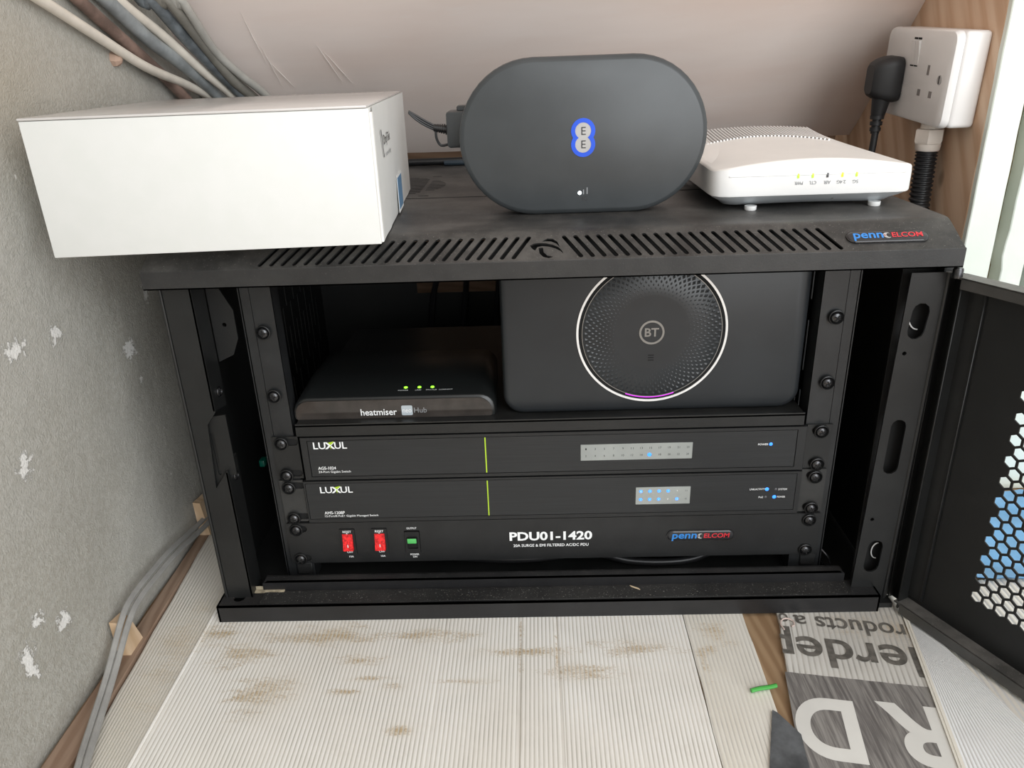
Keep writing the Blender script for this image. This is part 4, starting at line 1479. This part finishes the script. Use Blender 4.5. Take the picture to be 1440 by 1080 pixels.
MB().add(vs, [(k * 6 + i, k * 6 + 6 + i, k * 6 + 7 + i, k * 6 + 1 + i) for k in range(41) for i in range(5)]).build('vent_backing', 'sockgrey', ap)
MB().box(146, 284, 27.4, 28.6, 336.6, 337.6, 0.4, 2).build('ledge', 'apwhite', ap)
for x, m in ((199.7, 'led_green'), (210.9, 'led_green'), (222.4, 'led_off'), (233.9, 'led_amber'), (244.9, 'led_green')):
    z = 336.2
    MB().box(x - 0.8, x + 0.8, 27.0, 28.3, z - 1.8, z + 1.8, 0.5, 2).build('indicator_light', m, ap)
lettering(ap, [(s, (x, 27.7, 330.7), w, 2.6, 0.01) for s, x, w in (('PWR', 200.5, 6.5), ('CTL', 211.4, 5.6), ('AIR', 222.6, 5.4), ('2.4G', 233.6, 7), ('5G', 244.6, 4.4))], 'grey_ink', (-1, 0, 0), (0, 0, -1))
for x, y in ((167, 37), (267, 40), (165, 195), (262, 195)):
    MB().lathe((x, y, ZC), ZV, [(0.1, 0), (4.2, 0), (4.8, 0.8), (4.8, 3.6), (0.1, 3.6)], 16).build('foot', 'apwhite', ap)
MB().lathe((233, 40.4, 316.6), (0, -1, 0.5), [(0.1, 0), (1.1, 0), (1.1, 0.3), (0.1, 0.3)], 12).build('reset_hole', 'gap', ap)

# ------------------------------------------------------------------ white carton overhanging the cabinet corner
bxo = thing('white_carton', (-230, 60, ZC), 'white cardboard carton overhanging the cabinet corner, small blue label', 'box')
by = 0.06
BR_, BF_ = V((math.cos(by), math.sin(by), 0)), V((-math.sin(by), math.cos(by), 0))
BO = V((-349.7, -62.7, ZC + 0.1))
BW, BD, BH = 232.5, 250, 94.0


def BT(p):
    q = BO + BR_ * p[0] + BF_ * p[1] + V((0, 0, p[2]))
    return (q.x, q.y, q.z)


MB().box(0.4, BW - 0.4, 0.4, BD, 0, BH - 2.0, 0.8, 2, tf=BT).build('body', 'card', bxo)
MB().box(0, BW - 1.5, -0.3, BD + 0.3, BH - 1.8, BH, 0.7, 2, tf=BT).build('lid', 'cardlid', bxo)
MB().box(BW - 0.6, BW + 1.4, 0.2, 8.4, 1.4, BH - 4.6, 0.6, 2, tf=BT).build('front_tab', 'cardedge', bxo)
MB().box(BW - 1.0, BW + 0.25, 6.4, 9.6, 2, BH - 4, tf=BT).build('slit', 'sockgrey', bxo)
vs, fs = [], []
for i in range(26):
    for j in range(11):
        y, z = 9.6 + (BD - 10) * i / 25, 0.8 + (BH - 2.0) * j / 10
        bul = 2.2 * math.sin(PI * i / 25) * math.sin(PI * j / 10) + 1.0 * noise.noise((y * 0.03, z * 0.05, 4)) * min(1, i / 3) * min(1, (25 - i) / 3)
        vs.append(BT((BW + 0.6 + max(0, bul) * 0.7, y, z)))
for i in range(25):
    for j in range(10):
        a = i * 11 + j
        fs.append((a, a + 11, a + 12, a + 1))
MB().add(vs, fs).build('side_flap', 'card', bxo, smooth=60)
lettering(bxo, [('DrayTek', BT((BW + 2.2, 70, 66)), 44, 9, 0.01)], 'dark_ink', BF_, ZV)
lettering(bxo, [('networking', BT((BW + 2.4, 72, 56)), 34, 4.5)], 'grey_ink', BF_, ZV)
mb = MB().plate([[(38, 75), (41, 75), (44, 63), (47, 55), (44.5, 55)]], BT((BW + 2.0, 0, 0)), BF_, ZV, 0.1)
mb.build('logo_mark', 'dark_ink', bxo)
MB().plate([[(115, 4), (148, 4), (148, 30), (115, 30)]], BT((BW + 2.7, 0, 0)), BF_, ZV, 0.2).build('blue_label', 'bluelabel', bxo)
MB().plate([[(112, 1.5), (151, 1.5), (151, 32.5), (112, 32.5)]], BT((BW + 2.5, 0, 0)), BF_, ZV, 0.2).build('label_border', 'cardedge', bxo)

# ------------------------------------------------------------------ socket outlet on the timber cheek
TL = math.radians(3.2)


def ST_(p):   # the box is fixed slightly out of true
    x, y, z = p
    y0, z0 = 250.0, 399.0
    dy, dz = y - y0, z - z0
    return (x, y0 + dy * math.cos(TL) - dz * math.sin(TL), z0 + dy * math.sin(TL) + dz * math.cos(TL))


so = thing('double_socket', (396, 250, 356), 'white surface-mounted double power socket on the timber board', 'socket')
MB().box(387.5, 412, 178, 322, 356.5, 441.5, 4, 3, tf=ST_).build('back_box', 'socket', so)
mb = MB()


def sring(x, ins, r=9):
    return [ST_((x, a, b)) for a, b in rrect(177.5 + ins, 323 - ins, 356 + ins, 442 - ins, r, 5)]


mb.loft([sring(387.3, 0), sring(384, 0), sring(380.6, 1.2), sring(379.2, 4.5)])
mb.build('faceplate', 'socket', so, smooth=40)
for y in (247.5, 256):
    mb = MB()
    prof = [(379.4, 432), (376.6, 431), (378.2, 420), (379.0, 409.6), (380.5, 409)]
    mb.loft([[ST_((x, yy2, z)) for x, z in prof] for yy2 in (y - 3.7, y + 3.7)])
    sr = mb.build('rocker', 'socket', so, smooth=20)
    MB().box(378.9, 379.4, y - 3.6, y + 3.6, 432.2, 434.0, tf=ST_).box(378.9, 379.4, y - 3.6, y + 3.6, 407.4, 408.6, tf=ST_).build('rocker_gap', 'gap', sr)
for cy in (219, 283):
    mb = MB()
    for a, b, c, d in ((-2.0, 2.0, 401.5, 410.5), (9.0, 14.5, 381.6, 387.6), (-14.5, -9.0, 381.6, 387.6)):
        mb.box(378.8, 379.5, cy + a, cy + b, c, d, tf=ST_)
    mb.build('pin_hole', 'sockgrey', so)
MB().lathe(ST_((379.2, 194, 399)), (-1, 0, 0), [(0.1, 0), (4.4, 0), (4.2, 0.5), (0.1, 0.7)], 18).build('fixing_screw', 'logogrey', so)
MB().box(378.2, 378.8, 193.5, 194.5, 395.5, 402.5, tf=ST_).build('screw_slot', 'gap', so)

pl = thing('mains_plug', (356, 283, 375), 'black three-pin mains plug in the white double socket', 'plug')
mb = MB()


def pring(x, w, h, r, dz=0.0):
    return [ST_((x, 285 + a, 393 + dz + b)) for a, b in rrect(-w, w, -h, h, r, 5)]


mb.loft([pring(378.4, 17, 21.5, 8), pring(374, 18, 22.5, 9), pring(366, 17.6, 22, 9), pring(358, 15, 19.5, 8), pring(352.5, 12, 16.5, 7), pring(350.6, 9.5, 14, 6)])
mb.build('plug_body', 'plug', pl, smooth=30)
mb = MB()
mb.tube([ST_((365, 281, 374)), ST_((364.5, 281, 366)), ST_((364, 281, 357))], lambda t: 9.5 - 2.6 * t, 14, 4)
for k in range(3):
    mb.lathe(ST_((363.8, 281, 357 - k * 6.2)), (0, 0, -1), [(0.1, 0), (7.0 - k * 0.7, 0), (7.0 - k * 0.7, 3.6), (4.4, 4.0), (4.4, 6.2), (0.1, 6.3)], 14)
mb.build('strain_relief', 'plug', pl)
mb = MB().tube([(363.8, 282.5, 342), (363.4, 283, 325), (362, 285, 290), (358, 292, 200), (352, 305, 80), (346, 330, -20)], 3.6, 10)
mb.build('lead', 'plug', pl)

gl = thing('cable_gland', (397, 232, 330), 'cream plastic cable gland under the white socket box', 'gland')
gy = 229.0
MB().lathe((396, gy, 356.5), (0, 0, -1), [(0.1, 0), (9.6, 0), (9.6, 7.5), (0.1, 7.5)], 24).build('collar', 'gland', gl)
MB().lathe((396, gy, 348.6), (0, 0, -1), [(0.1, 0), (13.6, 0), (14.2, 1), (14.2, 12), (13.2, 14), (0.1, 14)], 6).build('hex_nut', 'gland', gl, smooth=30)
MB().lathe((396, gy, 334.4), (0, 0, -1), [(0.1, 0), (12.2, 0), (11.4, 6), (10.6, 7), (0.1, 7)], 24).build('dome', 'gland', gl)
mb = MB()
path = spline([V(p) for p in ((396, gy, 328), (396, gy - 1, 300), (395.5, gy - 4, 260), (395, gy - 8, 180), (394, gy - 10, 80), (393, gy - 10, -33))], 30)
Ltot = 361
rings = []
n = 18
k = 0
for i in range(len(path) - 1):
    p, q = path[i], path[i + 1]
    L = (q - p).length
    m = max(1, int(round(L / 1.05)))
    for j in range(m):
        c = p.lerp(q, j / m)
        r = (10.6, 10.6, 9.0, 9.0)[k % 4]
        k += 1
        rings.append([(c.x + r * math.cos(2 * PI * a / n), c.y + r * math.sin(2 * PI * a / n), c.z) for a in range(n)])
mb.loft(rings)
tag(mb.build('corrugated_conduit', 'conduit', smooth=30, org=(395, 222, FL)), 'black corrugated conduit dropping from the cream gland', 'conduit')

# ------------------------------------------------------------------ cables inside the cabinet
for pth, lab in (([(-240, 40, -15), (-120, 30, -15), (-50, 14, -10), (0, 10, -5), (52, 22, -1.5), (90, 60, 1)], 'black lead rising under the power strip panel, thicker one'),
                 ([(-30, 46, -13), (40, 22, -9), (80, 14, -15), (130, 14, -14.5), (165, 30, -9), (200, 70, -12)], 'black lead looping low under the power strip badge'),
                 ([(0, 52, -9), (60, 36, -8.5), (110, 32, -6), (150, 32, -5.5), (172, 40, -2.5), (220, 86, -6)], 'black lead bowed just beneath the power strip badge'),
                 ([(-250, 74, -17), (-100, 68, -17), (60, 68, -17), (230, 96, -17)], 'straight black lead on the cabinet floor behind the others')):
    tag(MB().tube(pth, 3.6, 10).build('mains_lead', 'blackcable', org=(pth[2][0], pth[2][1], -21)), lab, 'cable', 'leads on the cabinet floor')
for k, (xa, lab) in enumerate(((-140, 'black cable slanting across the rear opening of the cabinet'), (-98, 'black cable hanging upright in the rear opening'), (-55, 'short black cable in the rear opening beside the hub'))):
    tag(MB().tube([(xa + (34 if k == 0 else 4), 396, 262), (xa + (22 if k == 0 else 3), 392, 200), (xa, 388, 150), (xa - 10, 380, 60), (xa - 12, 370, -18)], 4.0, 8).build('patch_cable', 'blackcable', org=(xa, 380, -20)), lab, 'cable', 'cables at the cabinet rear')
mb = MB().box(-279.5, -274, 56, 66, 72, 79, 1.2, 2)
g = thing('patch_plug', (-275, 61, 75), 'green patch cable plug behind the rack rail', 'plug')
mb.build('boot', 'greenboot', g)
MB().tube([(-275, 68, 75), (-276, 90, 60), (-278, 120, 0), (-278, 150, -18)], 2.6, 8).build('lead', 'greenboot', g)

mb = MB().box(70, 79, -30.5, -27.8, -12.3, -11.4, 0.3, 1, tf=lambda p: (74 + (p[0] - 74) * 0.82 - (p[1] + 29) * 0.5, -29 + (p[0] - 74) * -0.55 + (p[1] + 29) * 0.8, p[2] + (p[0] - 74) * 0.05))
tag(mb.build('wood_chip', 'chip', org=(74, -29, -12.3)), 'tiny pale wood chip on the gritty cabinet sill', 'chip')
